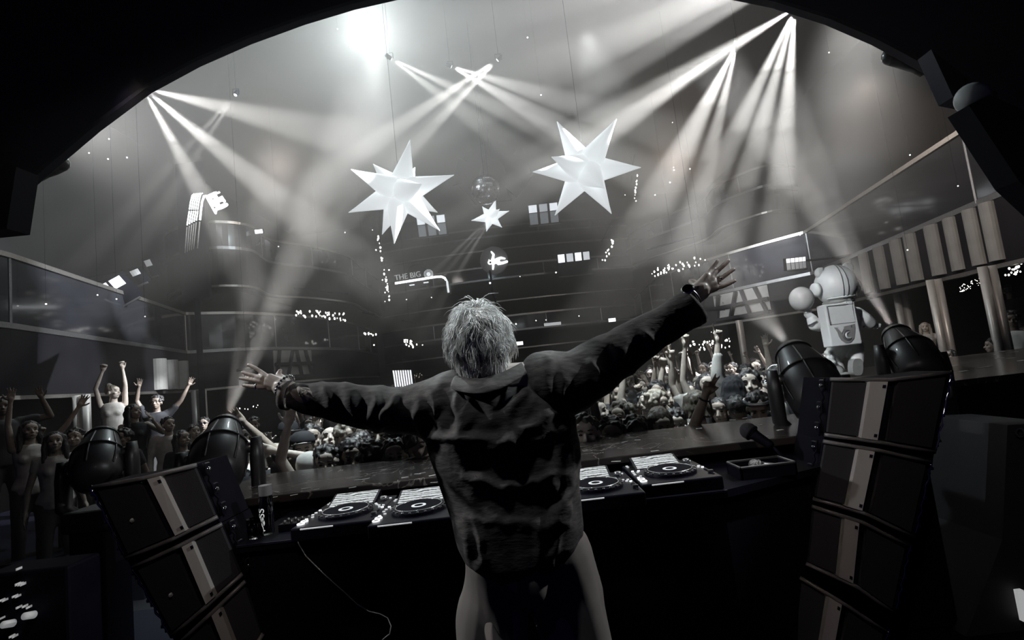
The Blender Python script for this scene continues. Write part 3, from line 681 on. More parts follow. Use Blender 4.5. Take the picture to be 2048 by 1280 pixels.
# tiny lamps all over the galleries
proto = None
dots = [(92, 608), (195, 590), (290, 633), (233, 598), (634, 500), (557, 493), (690, 465), (745, 460), (752, 500), (765, 560), (772, 575), (778, 540), (770, 585), (813, 599), (863, 595), (926, 372), (1040, 553), (1022, 646), (1032, 648), (1072, 641),
        (1092, 640), (1205, 520), (1212, 505), (1223, 480), (1270, 390), (1272, 402), (1340, 365), (1348, 340), (1410, 520), (1158, 632), (1112, 545), (845, 690), (1815, 500), (1820, 310), (1916, 372), (985, 395), (700, 95), (675, 58), (735, 90), (1082, 190), (1055, 75),
        (218, 278), (216, 318), (254, 315), (178, 306), (1658, 105), (1345, 245), (1347, 335), (1380, 338), (1250, 390), (1310, 390), (770, 603), (1600, 470), (748, 690), (1180, 690)]
for (x, y) in dots:
    Yd = 22.0 if 600 < x < 1400 else 14.0
    if y < 200: Yd = 11.5
    if x < 300 and y > 580: Yd = 9.5
    if x > 1800: Yd = 8.4
    p = at(x, y, Yd)
    if p.z > ZC - 0.1: p = atz(x, y, ZC - 0.1)
    o = empty('pin_light', p, 'tiny white pin light glowing in the haze around the hall', 'pin light', 'tiny pin lights around the hall')
    if proto is None:
        b = MB(); b.ball((0, 0, 0), 0.022, 8); proto = b.build('bulb', M['bulb'], o, smooth=True); q = proto
    else: q = proto.copy(); COL.objects.link(q); q.parent = o
    s_ = rnd.uniform(0.7, 1.2) * Yd / 16; q.scale = (s_, s_, s_)
    b = MB(); b.tube([(0, 0, 0), (0, 0, ZC - p.z + 0.02)], 0.002, 3); b.build('wire', M['black'], o)

# clusters of bulbs
def cluster(pts4, Y, n, label, e=0.012, dz=0.0):
    (x0, y0), (x1, y1), h = pts4[0], pts4[1], pts4[2]
    c = at((x0 + x1) / 2, (y0 + y1) / 2, Y); r = empty('chandelier', c + Vector((0, 0, 0.9)), label, 'chandelier'); first = None
    b = MB(); b.tube([c + Vector((0, 0, 0.9)), (c.x, c.y, ZC)], 0.004, 4); b.build('hanging_rod', M['black'], r, world=True)
    b = MB(); A, B = at(x0, y0, Y) + Vector((0, 0, 0.9)), at(x1, y1, Y) + Vector((0, 0, 0.9)); b.tube([A, B], 0.03, 6); b.build('ceiling_bar', M['black'], r, world=True)
    for i in range(n):
        t = rnd.random(); p = at(x0 + (x1 - x0) * t, y0 + (y1 - y0) * t + rnd.uniform(-h, h), Y + rnd.uniform(-0.7, 0.7)) - r.location
        if first is None: bb = MB(); bb.ball((0, 0, 0), e * Y / 8, 8); first = bb.build('bulb', M['bulb'], r, smooth=True); o = first
        else: o = first.copy(); COL.objects.link(o); o.parent = r
        s_ = rnd.uniform(0.6, 1.3); o.scale = (s_, s_, s_ * 1.4); o.location = p
    return r
cluster(((592, 625), (700, 636), 8), 18.5, 42, 'bulb cluster behind the far rail above the hand with the bracelet')
cluster(((1302, 549), (1402, 520), 9), 18.0, 40, 'bulb cluster beside the raised hand with the watch')
cluster(((1380, 692), (1460, 686), 9), 13.5, 38, 'bulb cluster hanging low over the crowd by the upward-pointing finger')
cluster(((728, 666), (752, 670), 2), 22.0, 9, 'short row of small bulbs farther back over the sleeve')
cluster(((808, 685), (836, 690), 9), 21.0, 16, 'tangled bulb cluster above the louvred panel')
cluster(((2008, 545), (2048, 532), 12), 8.6, 22, 'large leaf-like bulb chandelier next to the double column at the bar', 0.012)
cluster(((1918, 578), (1964, 562), 8), 10.5, 40, 'faint beaded chandelier between the two bar columns', 0.005)
cluster(((755, 470), (780, 600), 10), 23.0, 26, 'tall glittering hanging of small bulbs in the corner beside the ringed sign')
cluster(((1208, 520), (1228, 480), 8), 24.0, 14, 'glittering bulb hanging above the raised forearm beside the brightest window')
cluster(((1268, 405), (1275, 350), 6), 21.0, 10, 'small glittering hanging beside the lower tip of the highest star')
cluster(((478, 818), (520, 812), 3), 12.0, 8, 'faint tiny lamps under the gallery between mover beam and hand', 0.006)

# ================================================================== DJ BOOTH
r = empty('dj_desk', (0.05, 2.2, 0), 'long black desk of the booth carrying the media players', 'desk')
b = MB(); b.prism([(-1.2, 2.12, 0.93), (0.78, 2.12, 0.93), (1.33, 2.34, 0.93), (1.33, 2.61, 0.93), (-1.2, 2.61, 0.93)], (0, 0, -0.03)); b.build('desktop', M['black'], r, world=True)
b = MB(); b.prism([(-1.17, 2.15, 0.90), (0.77, 2.15, 0.90), (1.31, 2.37, 0.90), (1.31, 2.40, 0.90), (0.77, 2.18, 0.90), (-1.17, 2.18, 0.90)], (0, 0, -0.90)); b.build('front_panel', M['black'], r, world=True)
for x in (-1.16, 1.32): b = MB(); b.box((x * .985, 2.50 if x > 0 else 2.40, 0.45), (0.03, 0.2 if x > 0 else 0.42, 0.90)); b.build('side_panel', M['black'], r, world=True)
b = MB(); b.box((-0.21, 2.117, 0.926), (1.98, 0.006, 0.008)); b.build('edge_strip', M['arch_edge'], r, world=True)
r = empty('marble_counter', (0.05, 3.0, 0), 'dark veined marble counter strewn with confetti between the desk and the crowd', 'counter')
b = MB(); b.box((0.16, 2.98, 1.0), (3.78, 0.76, 0.04), bev=0.006); b.build('countertop', M['marble'], r, world=True)
b = MB(); b.box((0.16, 3.0, 0.49), (3.7, 0.66, 0.94), bev=0.004); b.build('counter_body', M['black'], r, world=True)

def on_z(x, y, z): return atz(x, y, z)
# confetti
M['paper'] = mat('confetti_paper', (0.75, 0.75, 0.73), 0.5)
pr = None
cf = [(612, 977), (632, 979), (553, 984), (730, 958), (718, 960), (868, 965), (835, 948), (845, 946), (865, 951), (545, 995), (1232, 923), (1310, 902), (1398, 857), (1490, 836), (1555, 838), (1565, 848), (1520, 850), (1465, 840), (1560, 860), (1275, 880), (1250, 884), (810, 955), (705, 975), (588, 990)]
for i, (x, y) in enumerate(cf):
    p = atz(x, y, 1.0208)
    if pr is None:
        b = MB(); b.box((0, 0, 0.0008), (0.045, 0.012, 0.0012)); pr = b.build('confetti', M['paper']); o = pr
        tag(pr, 'small scrap of white paper confetti lying on the dark marble counter', 'confetti', 'confetti on the marble counter')
    else: o = pr.copy(); COL.objects.link(o)
    o.location = p; o.rotation_euler = (0, 0, rnd.uniform(-0.6, 0.6)); o.scale = (rnd.uniform(0.6, 1.1), rnd.uniform(0.6, 1.6), 1)

def screen_mat(k):
    m, nt, b_ = nmat('player_screen'); tc = nt.nodes.new('ShaderNodeTexCoord'); mp = nt.nodes.new('ShaderNodeMapping'); mp.inputs['Scale'].default_value = (60, 9 + k, 1); mp.inputs['Location'].default_value = (k * 3.1, k, 0)
    nt.links.new(tc.outputs['Object'], mp.inputs[0]); n = nt.nodes.new('ShaderNodeTexNoise'); n.inputs['Scale'].default_value = 2.4; n.inputs['Detail'].default_value = 3
    nt.links.new(mp.outputs[0], n.inputs['Vector']); w_ = nt.nodes.new('ShaderNodeTexWave'); w_.bands_direction = 'Y'; w_.inputs['Scale'].default_value = 17; w_.inputs['Distortion'].default_value = 7.0; w_.inputs['Detail'].default_value = 4
    nt.links.new(tc.outputs['Object'], w_.inputs['Vector']); mu = nt.nodes.new('ShaderNodeMath'); mu.operation = 'MULTIPLY'
    nt.links.new(n.outputs[0], mu.inputs[0]); nt.links.new(w_.outputs[0], mu.inputs[1]); cr = nt.nodes.new('ShaderNodeValToRGB')
    cr.color_ramp.elements[0].position = 0.10; cr.color_ramp.elements[0].color = (0.12, 0.13, 0.13, 1); cr.color_ramp.elements[1].position = 0.22; cr.color_ramp.elements[1].color = (0.9, 0.95, 0.97, 1)
    nt.links.new(mu.outputs[0], cr.inputs[0]); nt.links.new(cr.outputs[0], b_.inputs['Emission Color']); b_.inputs['Emission Strength'].default_value = 0.75; b_.inputs['Base Color'].default_value = (0.02, 0.02, 0.02, 1); b_.inputs['Roughness'].default_value = 0.6; b_.inputs['Specular IOR Level'].default_value = 0.2
    return m
M['led'] = emat('led_button', (0.95, 0.98, 1), 1.6); M['led_dim'] = emat('led_button_dim', (0.95, 0.98, 1), 0.5); M['led_faint'] = emat('led_faint', (0.95, 0.98, 1), 0.16)
def player(px, py, k, label, ry=0.0):
    c = atz(px, py, 0.985); r = empty('media_player', (c.x, c.y - 0.0, 0.885), label, 'media player', 'media players on the booth desk', rz=ry)
    b = MB(); b.box((0, 0.035, 0.0715), (0.33, 0.41, 0.052), bev=0.006); b.build('body', M['gloss_black'], r)
    b = MB(); b.hexa([(-.125, .115, .10), (.09, .115, .10), (.09, .235, .132), (-.125, .235, .132)], [(-.125, .10, .09), (.09, .10, .09), (.09, .25, .09), (-.125, .25, .09)]); s = b.build('screen_hood', M['gloss_black'], r)
    b = MB(); b.hexa([(-.115, .120, .1040), (.08, .120, .1040), (.08, .228, .1328), (-.115, .228, .1328)], [(-.115, .120, .1020), (.08, .120, .1020), (.08, .228, .1308), (-.115, .228, .1308)]); b.build('screen', screen_mat(k), s)
    b = MB(); b.lathe([(.112, .097), (.112, .108), (.104, .112), (.10, .112)], 44); j = b.build('jog_wheel', M['gloss_black'], r, smooth=False); 
    b = MB(); pts = [(math.cos(2 * math.pi * i / 40) * .094, math.sin(2 * math.pi * i / 40) * .094, .1145) for i in range(41)]; b.tube(pts, .0026, 6, caps=False); b.build('silver_rim', M['chrome_glow'], j, smooth=True)
    b = MB(); b.lathe([(.092, .112), (.092, .1135), (.001, .1135)], 40); b.build('platter', M['black'], j)
    b = MB(); b.lathe([(.030, .1136), (.030, .1142), (.001, .1142)], 24); b.build('centre_display', emat('jog_display', (0.9, 0.95, 1), 0.55), j)
    b = MB(); b.lathe([(.018, .1143), (.018, .1148), (.001, .1148)], 20); b.build('display_ring', M['black'], j)
    for i in range(22):
        a = 2 * math.pi * i / 22; b = MB(); b.ball((math.cos(a) * .108, math.sin(a) * .108, .1125), (.006, .006, .003), 8); b.build('dimple', M['steel'], j, smooth=True)
    for (x, y, rr, e) in ((-.145, -.115, .013, 1), (-.145, -.078, .013, 1)):
        b = MB(); pts = [(x + math.cos(2 * math.pi * i / 20) * rr, y + math.sin(2 * math.pi * i / 20) * rr, .100) for i in range(21)]; b.tube(pts, .0025, 5, caps=False); q = b.build('button', M['led'], r)
        b = MB(); b.lathe([(rr * .8, .097), (rr * .7, .101), (.001, .1015)], 14, Matrix.Translation((x, y, 0))); b.build('button_cap', M['steel'], q)
    for (x, y, m_) in ((-.145, .09, 'led'), (-.118, .088, 'led'), (-.148, .05, 'led_dim'), (-.128, .06, 'led_dim'), (-.15, .02, 'led_dim'), (-.135, -.02, 'led_dim'), (-.15, -.045, 'led'), (.125, .06, 'led_dim'), (.145, .055, 'led_dim'), (.135, .03, 'led_dim'),
                       (.15, .02, 'led'), (.145, .18, 'led_dim'), (-.145, .19, 'led_dim'), (-.145, .215, 'led_dim'), (.11, .08, 'led_dim'), (.10, .1, 'led_dim')):
        b = MB(); b.box((x, y, .099), (.011, .007, .005), bev=.001); b.build('button', M[m_], r)
    for i in range(6):
        b = MB(); b.box((-.10 + i * .036, .243, .125), (.014, .004, .006)); b.build('top_button', M['led_dim'], r)
    b = MB(); b.lathe([(.017, .097), (.016, .113), (.012, .116), (.001, .1165)], 20, Matrix.Translation((.122, .155, 0))); b.build('browse_knob', M['chrome_glow'], r, smooth=True)
    b = MB(); b.box((.145, -.07, .0985), (.008, .11, .003)); q = b.build('tempo_slot', M['black'], r); b = MB(); b.box((.145, -.09, .104), (.022, .012, .012), bev=.002); b.build('tempo_fader', M['steel'], q)
    b = MB(); b.box((-.06, -.168, .092), (.13, .004, .006)); b.build('front_strip', M['led_dim'], r)
    return r
M['chrome_glow'] = mat('bright_chrome', (0.9, 0.92, 0.93), 0.25, 0.9, 0.04, 20)
player(692, 1024, 0, 'media player at the bottle end of the desk, whole and unobstructed')
player(838, 1017, 1, 'media player partly hidden by the dark jacket on the bottle side')
player(1192, 972, 2, 'media player partly hidden by the jacket on the microphone side')
player(1340, 943, 3, 'media player nearest the tray with the microphone')
# mixer seen only at its corners behind the performer
c = atz(1015, 1000, 0.96); r = empty('mixer', (c.x, 2.30, 0.885), 'black club mixer almost hidden behind the performer between the players', 'mixer')
b = MB(); b.box((0, 0, 0.0715), (0.34, 0.4, 0.052), bev=0.006); b.build('body', M['gloss_black'], r)
for i in range(4):
    for j_ in range(5):
        b = MB(); b.lathe([(.009, .097), (.008, .113), (.001, .114)], 12, Matrix.Translation((-.11 + i * .06, .15 - j_ * .045, 0))); b.build('knob', M['black'], r, smooth=True)
    b = MB(); b.box((-.11 + i * .06, -.13, .103), (.014, .022, .014), bev=.003); b.build('fader', M['steel'], r)

# voss bottle and drink
def glassy(name, col, rough=0.03, tr=1.0):
    m, nt, b_ = nmat(name); b_.inputs['Base Color'].default_value = tuple(col) + (1,); b_.inputs['Roughness'].default_value = rough
    b_.inputs['Transmission Weight'].default_value = tr; b_.inputs['IOR'].default_value = 1.45; return m
M['glass'] = glassy('clear_glass', (0.95, 0.97, 0.97)); M['water'] = glassy('water', (0.8, 0.82, 0.85), 0.02)
p = atz(536, 1066, 0.932); r = empty('water_bottle', (p.x, p.y, 0.931), 'slim cylindrical clear water bottle with a grey cap standing behind the drink glass', 'bottle')
b = MB(); b.lathe([(.026, 0), (.028, .004), (.028, .15), (.024, .158), (.024, .162)], 28); b.build('bottle_body', M['glass'], r, smooth=True)
b = MB(); b.lathe([(.0255, .158), (.0265, .16), (.0265, .20), (.0255, .202)], 28); b.build('cap', mat('grey_cap', (0.22, 0.22, 0.23), 0.4), r)
me = text_mesh('VOSS', 0.045, 0.0005); me.transform(Matrix.Rotation(R(90), 4, 'X') @ Matrix.Rotation(R(90), 4, 'Z'))
for v in me.vertices: a = v.co.x / .0285 + 0.12; v.co.x, v.co.y = math.sin(a) * .0290, -math.cos(a) * .0290
zc = sum(v.co.z for v in me.vertices) / len(me.vertices)
for v in me.vertices: v.co.z += 0.078 - zc
link_mesh('lettering', me, M['letter'], r)  # bottle print glows, brightness painted in by emission
p = atz(512, 1074, 0.932); r = empty('drink_glass', (p.x, p.y, 0.931), 'short tumbler with an iced drink at the desk edge in front of the slim bottle', 'glass')
b = MB(); b.lathe([(.030, 0), (.034, .078), (.032, .078), (.028, .006), (.001, .006)], 28); b.build('tumbler', M['glass'], r, smooth=True)
b = MB(); b.lathe([(.0275, .007), (.0305, .05), (.001, .05)], 24); b.build('drink', mat('pale_drink', (0.75, 0.72, 0.68), 0.3), r, smooth=True)
for i, (x, y, z) in enumerate([(.008, -.01, .048), (-.010, .004, .05), (.006, .012, .046)]):
    b = MB(); b.box((x, y, z), (.017, .017, .017), bev=.003); b.build('ice_cube', M['glass'], r)
p = atz(592, 1048, 0.95); r = empty('effects_controller', (p.x, p.y, 0.93), 'small dark controller with little knobs beside the first media player', 'controller')
b = MB(); b.box((0, .02, .016), (.13, .10, .03), bev=.004); b.build('body', M['gloss_black'], r)
for i in range(4):
    for j_ in range(2): b = MB(); b.lathe([(.006, .03), (.005, .042), (.001, .043)], 10, Matrix.Translation((-.045 + i * .03, -.01 + j_ * .04, 0))); b.build('knob', M['steel'], r, smooth=True)
# cable hanging off the desk
b = MB(); b.tube([at(592, 1064, 2.11), at(598, 1088, 2.11), at(612, 1112, 2.11), at(640, 1140, 2.10), at(666, 1164, 2.1), at(690, 1185, 2.1), at(714, 1208, 2.1), at(738, 1223, 2.1), at(760, 1228, 2.1), at(775, 1236, 2.1), at(782, 1252, 2.09), at(779, 1268, 2.09), at(762, 1282, 2.08)], 0.0022, 6)
o = b.build('cable', mat('grey_cable', (0.45, 0.43, 0.42), 0.5), None, smooth=True); tag(o, 'thin pale cable hanging down the black desk front below the players', 'cable')
# microphones and tray
def mic(p_head, p_tail, hr, label, dark=True, stand=None):
    a, t = Vector(p_head), Vector(p_tail); d = (a - t).normalized(); r = empty('microphone', t, label, 'microphone'); T = look_m((0, 0, 0), d); L = (a - t).length
    b = MB(); b.lathe([(hr * .35, 0), (hr * .5, L * .1), (hr * .62, L * .7), (hr * .75, L * .8)], 18, T); b.build('handle', M['black'] if dark else M['steel'], r, smooth=True)
    b = MB(); b.lathe([(hr * .75, L * .80), (hr, L * .84), (hr, L * .88), (hr * .95, L * .9)], 20, T); b.build('collar', M['steel'] if not dark else M['black'], r, smooth=True)
    b = MB(); b.ball(a - t, hr, 20, None); b.build('grille', M['foam'] if dark else M['mesh_ball'], r, smooth=True)
    if stand:
        b = MB(); b.tube([Vector(s_) - t for s_ in stand], .007, 8); b.build('gooseneck', M['black'], r, smooth=True)
M['foam'] = mat('foam', (0.03, 0.03, 0.035), 0.9, bump=0.4, scale=120); M['mesh_ball'] = mat('wire_mesh', (0.45, 0.45, 0.46), 0.35, 0.8, 0.4, 200, 0.5)
h, t = at(1497, 862, 2.52), at(1545, 893, 2.44)
mic(h, t, 0.040, 'dark foam-capped microphone on a gooseneck pointing up over the marble counter', True, [t, t + Vector((.04, 0, -.05)), Vector((t.x + .03, t.y, .932))])
tc_ = atz(1520, 925, 0.98); r = empty('tray', (tc_.x, tc_.y, 0.931), 'open black tray with a silver-headed microphone inside at the desk end', 'tray')
b = MB(); w_, d_, h_ = .23, .14, .05
b.box((0, 0, .004), (w_, d_, .008)); 
for sx in (-1, 1): b.box((sx * w_ / 2, 0, h_ / 2), (.008, d_ + .008, h_))
for sy in (-1, 1): b.box((0, sy * d_ / 2, h_ / 2), (w_ + .008, .008, h_))
b.build('tray_body', M['black'], r)
b = MB(); rim_ = [(-w_ / 2, -d_ / 2, h_), (w_ / 2, -d_ / 2, h_), (w_ / 2, d_ / 2, h_), (-w_ / 2, d_ / 2, h_), (-w_ / 2, -d_ / 2, h_)]
for i in range(4): b.tube([rim_[i], rim_[i + 1]], .006, 6)
b.build('tray_rim', M['arch_edge2'] if 'arch_edge2' in M else M['steel'], r)
mic((tc_.x - .03, tc_.y - .01, .975), (tc_.x + .10, tc_.y - .03, .955), 0.024, 'silver-headed microphone lying inside the open black tray', False)

# ------------------------------------------------------------------ loudspeaker stacks
M['grille'] = mat('speaker_grille', (0.030, 0.029, 0.034), 0.75, var=0.1, scale=300, bump=0.15)
M['strip'] = mat('waveguide_panel', (0.62, 0.59, 0.56), 0.42, 0.35, 0.05, 6)
M['trimbar'] = mat('speaker_edge', (0.22, 0.21, 0.21), 0.4, 0.3, 0.05, 6)
def speaker(c6, Y, us, side, label, badge=False):
    (TL, TM, TR, BL, BM, BR), um = c6, us[0]
    Yt, Yb = Y; e = 0.05
    def P(u, v, push=0.0):
        if u < um: t = u / um; a, c = TL, TM; g, h = BL, BM; dy = e * (1 - t)
        else: t = (u - um) / (1 - um); a, c = TM, TR; g, h = BM, BR; dy = e * t
        x = (a[0] + (c[0] - a[0]) * t) * (1 - v) + (g[0] + (h[0] - g[0]) * t) * v
        y = (a[1] + (c[1] - a[1]) * t) * (1 - v) + (g[1] + (h[1] - g[1]) * t) * v
        return at(x, y, Yt * (1 - v) + Yb * v + dy - push)
    base = (P(0, 1) + P(1, 1)) / 2 + Vector((0, .2, 0))
    r = empty('line_array_speaker', base, label, 'loudspeaker', 'loudspeakers of the two curved stacks facing the booth')
    us_ = [0, um, 1]
    def slab(u0, u1, v0, v1, push, depth, name, m, parent=r, n=1, smooth=False):
        b = MB(); cols = sorted(set([u0, u1] + [u for u in us_ if u0 < u < u1]))
        f = [P(u, v0, push) for u in cols] + [P(u, v1, push) for u in reversed(cols)]
        b.prism(f, Vector((0, depth, 0))); return b.build(name, m, parent, world=True)
    slab(0, 1, 0.0, 1.09, -0.004, 0.22, 'cabinet', M['black'])
    s0, s1 = us[1], us[2]; g0, g1 = us[3], us[4]
    slab(0.03, g0, 0.07, 0.93, 0.012, 0.015, 'grille', M['grille']); slab(g1, 0.97, 0.07, 0.93, 0.012, 0.015, 'grille', M['grille'])
    st = slab(s0, s1, 0.05, 0.95, 0.03, 0.032, 'waveguide_panel', M['strip'])
    for v in (0.10, 0.86): slab(s1 - 0.035, s1 - 0.01, v, v + 0.05, 0.034, 0.006, 'slot', M['black'], st)
    for v in (0.0, 0.955):
        b = MB(); pts = [P(u, v + 0.022, 0.018) for u in (0.0, um * .5, um - 0.03, um, um + 0.03, um + (1 - um) * .5, 1.0)]
        b.tube(pts, 0.0085, 8); b.build('edge_bar', M['trimbar'], r, smooth=True, world=True)
    # rigging plates, links and pins down the outer side
    uo = 0.0 if side < 0 else 1.0; ui = 1 - uo
    for u, sg in ((uo, side), (ui, -side)):
        for v in (0.12, 0.5, 0.86):
            c = P(u, v, 0.0) + Vector((sg * 0.014, 0.03, 0)); b = MB(); b.box((0, 0, 0), (0.012, 0.035, 0.05), Matrix.Translation(c), 0.004); k = b.build('rigging_plate', M['gloss_black'], r, world=True)
            b = MB(); b.lathe([(0.008, -0.012), (0.008, 0.012)], 10, look_m(c + Vector((sg * .008, -0.01, 0)), (sg, 0, 0))); b.build('pin', M['chrome'], k, smooth=True, world=True)
        b = MB(); b.tube([P(u, v, 0.0) + Vector((sg * (0.018 + 0.006 * math.sin(v * 31)), 0.015, 0)) for v in [i / 12 for i in range(13)]], 0.005, 6); b.build('link_bar', M['chrome'] if u == uo else M['black'], r, smooth=True, world=True)
    if badge:
        cc = P(0.2, 0.55, 0.016); b = MB(); b.lathe([(0.009, 0), (0.008, 0.003), (0.001, 0.0035)], 14, look_m(cc, (CAM - cc).normalized())); b.build('badge', M['steel'], r, world=True)
    return r
UL = (0.45, 0.50, 0.62, 0.42, 0.66); UR = (0.55, 0.36, 0.52, 0.33, 0.60)
left = [((184, 972), (281, 955), (392, 928), (255, 1120), (345, 1082), (436, 1036)), ((264, 1132), (352, 1092), (443, 1046), (345, 1276), (407, 1222), (486, 1150)),
        ((352, 1288), (413, 1232), (490, 1160), (430, 1430), (468, 1366), (527, 1270))]
for i, c6 in enumerate(left): speaker(c6, (2.05 + .02 * i, 2.07 + .02 * i), UL, -1, 'black loudspeaker cabinet ' + ['on top of the stack near the drink glass', 'second from the top of the stack near the drink glass', 'lowest one seen of the stack near the drink glass'][i], True)
right = [((1661, 756), (1784, 757), (1902, 742), (1649, 872), (1760, 888), (1868, 908)), ((1647, 880), (1757, 898), (1861, 921), (1626, 1000), (1729, 1030), (1826, 1078)),
         ((1624, 1010), (1725, 1042), (1818, 1090), (1612, 1130), (1711, 1176), (1787, 1230)), ((1600, 1152), (1690, 1206), (1774, 1262), (1585, 1290), (1665, 1340), (1740, 1400))]
for i, c6 in enumerate(right): speaker(c6, (2.3 - .02 * i, 2.28 - .02 * i), UR, 1, 'black loudspeaker cabinet ' + ['on top of the stack below the statue', 'second from the top of the stack below the statue', 'third from the top of the stack below the statue', 'lowest one seen of the stack below the statue'][i])
for px_, py_, Y_, w_, nm in ((500, 1330, 2.3, .5, 'under the stack near the drink glass'), (1640, 1380, 2.45, .5, 'under the stack below the statue')):
    p = at(px_, py_, Y_); r = empty('speaker_plinth', (p.x, p.y, 0), 'black plinth ' + nm, 'plinth'); h = max(p.z - .25, .1); b = MB(); b.box((0, 0, h / 2), (w_, .45, h), bev=.01); b.build('plinth_body', M['black'], r)

# ------------------------------------------------------------------ moving heads
M['mover'] = mat('mover_shell', (0.020, 0.019, 0.022), 0.42, spec=0.5, coat=0.15)
def mover(lens, tail, R0, R1, label, floor_z, lit=True):
    a, t = at(*lens), at(*tail); ax = (a - t).normalized(); L = (a - t).length; c = t + ax * L * 0.45
    side = MR @ Vector((1, 0, 0)); side = (side - ax * side.dot(ax)).normalized()
    base = Vector((c.x, c.y, c.z - 0.42)); r = empty('moving_head', (base.x, base.y, base.z), label, 'moving light', 'moving heads on the loudspeaker stacks')
    T = look_m(t, ax)
    b = MB(); b.lathe([(R1 * .35, -.02), (R1 * .72, .0), (R1 * .95, .05), (R1, L * .35), (R1 * .97, L * .5), (R0 * 1.12, L * .86), (R0, L * .97), (R0 * .8, L)], 32, T)
    hd_ = b.build('head', M['mover'], r, smooth=True, world=True)
    for k in range(6):
        an = 2 * math.pi * k / 6 + .3; b = MB(); pts = []
        for (rr, z) in ((R1 * .96, .06), (R1 * 1.01, L * .35), (R1 * .98, L * .5), (R0 * 1.13, L * .84)): pts.append(T @ Vector((math.cos(an) * rr, math.sin(an) * rr, z)))
        b.tube(pts, .006, 6); b.build('shell_rib', M['mover'], hd_, smooth=True, world=True)
    for zz, rr in ((L * .5, R1), (L * .9, R0 * 1.1)):
        b = MB(); b.tube([T @ Vector((math.cos(2 * math.pi * i / 32) * rr, math.sin(2 * math.pi * i / 32) * rr, zz)) for i in range(33)], .006, 6, caps=False); b.build('seam_ring', M['mover'], hd_, smooth=True, world=True)
    b = MB(); b.lathe([(R0 * .74, L * 1.0), (R0 * .5, L * 1.012), (.001, L * 1.016)], 24, T); b.build('lens', M['lens'], r, smooth=True, world=True)
    for sg in (-1, 1):
        p0 = c + side * sg * (R1 + .045); b = MB()
        b.tube([p0 + Vector((0, 0, .05)), p0 + Vector((0, 0, -.06)), p0 + Vector((0, 0, -.24)), base + side * sg * R1 * .8 + Vector((0, 0, .10))], [.026, .036, .036, .030], 12, flat=1.5); b.build('yoke_arm', M['mover'], r, smooth=True, world=True)
        b = MB(); b.lathe([(.03, -.03), (.03, .03)], 14, look_m(p0 - side * sg * .035, side)); b.build('pivot', M['steel'], r, smooth=True, world=True)
    b = MB(); b.box((base.x, base.y, base.z + .06), (R1 * 2.1, .26, .13), bev=.02); b.build('base', M['mover'], r, world=True)
    if floor_z is not None:
        p = empty('stand', (base.x, base.y, floor_z), 'black stand carrying the ' + label, 'stand'); hgt = base.z - floor_z
        b = MB(); b.box((0, 0, hgt / 2), (.22, .22, hgt), bev=.01); b.build('stand_post', M['black'], p)
    return r
mover((452, 846, 3.15), (428, 965, 2.75), .08, .145, 'moving head on the stack by the drink glass', 0)
mover((206, 868, 3.5), (188, 965, 3.2), .085, .14, 'dim moving head before the dancers', 0)
mover((1582, 700, 3.2), (1652, 822, 2.8), .095, .155, 'moving head between the crowd and the statue', 0)
mover((1788, 664, 3.8), (1853, 755, 3.4), .085, .15, 'moving head whose beams brush the statue', 0)

# things fixed to the arch
def paddle(pts, rads, Y, label):
    P_ = [at(x, y, Y) for x, y in pts]; r = empty('arch_spotlight', P_[0], label, 'spotlight', 'spotlights on the arch rim')
    b = MB(); b.tube(P_, [q * Y / F for q in rads], 16); b.ball(P_[-1], rads[-1] * Y / F, 16); b.build('lamp_housing', M['paddle'], r, smooth=True, world=True)
    b = MB(); b.tube([P_[0], P_[0] + (P_[0] - P_[1]) * 1.2], 0.03, 8); b.build('bracket', M['black'], r, world=True)
M['paddle'] = mat('satin_black_shell', (0.05, 0.048, 0.05), 0.3, coat=0.4)
paddle([(74, 352), (86, 344), (100, 336), (118, 325)], [13, 14, 17, 19], 4.6, 'smooth rounded spotlight on the arch rim opposite the statue')
paddle([(1850, 142), (1832, 132), (1808, 122), (1782, 112)], [13, 14, 16, 18], 4.6, 'smooth rounded spotlight on the arch rim above the long gallery rail')
r = empty('round_lamp', at(1945, 197, 4.05), 'pale round lamp tucked under the arch above the gallery rail end', 'lamp')
b = MB(); b.lathe([(.10, -.05), (.125, 0), (.11, .04), (.001, .055)], 24, look_m(at(1945, 197, 4.05), ray(1945, 195) * -1 + Vector((-.5, 0, -.3)))); b.build('lamp_face', M['white'], r, smooth=True, world=True)
b = MB(); b.tube([at(1950, 195, 4.05), at(1990, 190, 4.05)], .03, 8); b.build('bracket', M['black'], r, world=True)
def slabpx(poly, Y, depth, name, m, label, cat):
    P_ = [at(x, y, Y) for x, y in poly]; c = sum(P_, Vector()) / len(P_); r = empty(name, c, label, cat); b = MB(); b.prism(P_, (0, depth, 0)); b.build('cabinet', m, r, world=True)
    b = MB(); b.prism([c + (p - c) * .86 - Vector((0, .012, 0)) for p in P_], (0, .012, 0)); b.build('grille', M['grille'], r, world=True); return r
slabpx([(-40, 430), (60, 345), (78, 352), (60, 470), (-40, 480)], 4.2, -.2, 'arch_loudspeaker', M['black'], 'dark loudspeaker cabinet in the arch corner beside the rounded spotlight', 'loudspeaker')
slabpx([(1895, 235), (1935, 215), (2120, 300), (2120, 500), (1990, 380)], 4.1, -.2, 'arch_loudspeaker', M['black'], 'black loudspeaker cabinet under the arch at the end of the long gallery rail', 'loudspeaker')
slabpx([(1835, 120), (1900, 172), (1945, 226), (1877, 212)], 4.3, -.15, 'arch_loudspeaker', M['arch_edge'], 'small wedge loudspeaker on the arch between spotlight and pale round lamp', 'loudspeaker')

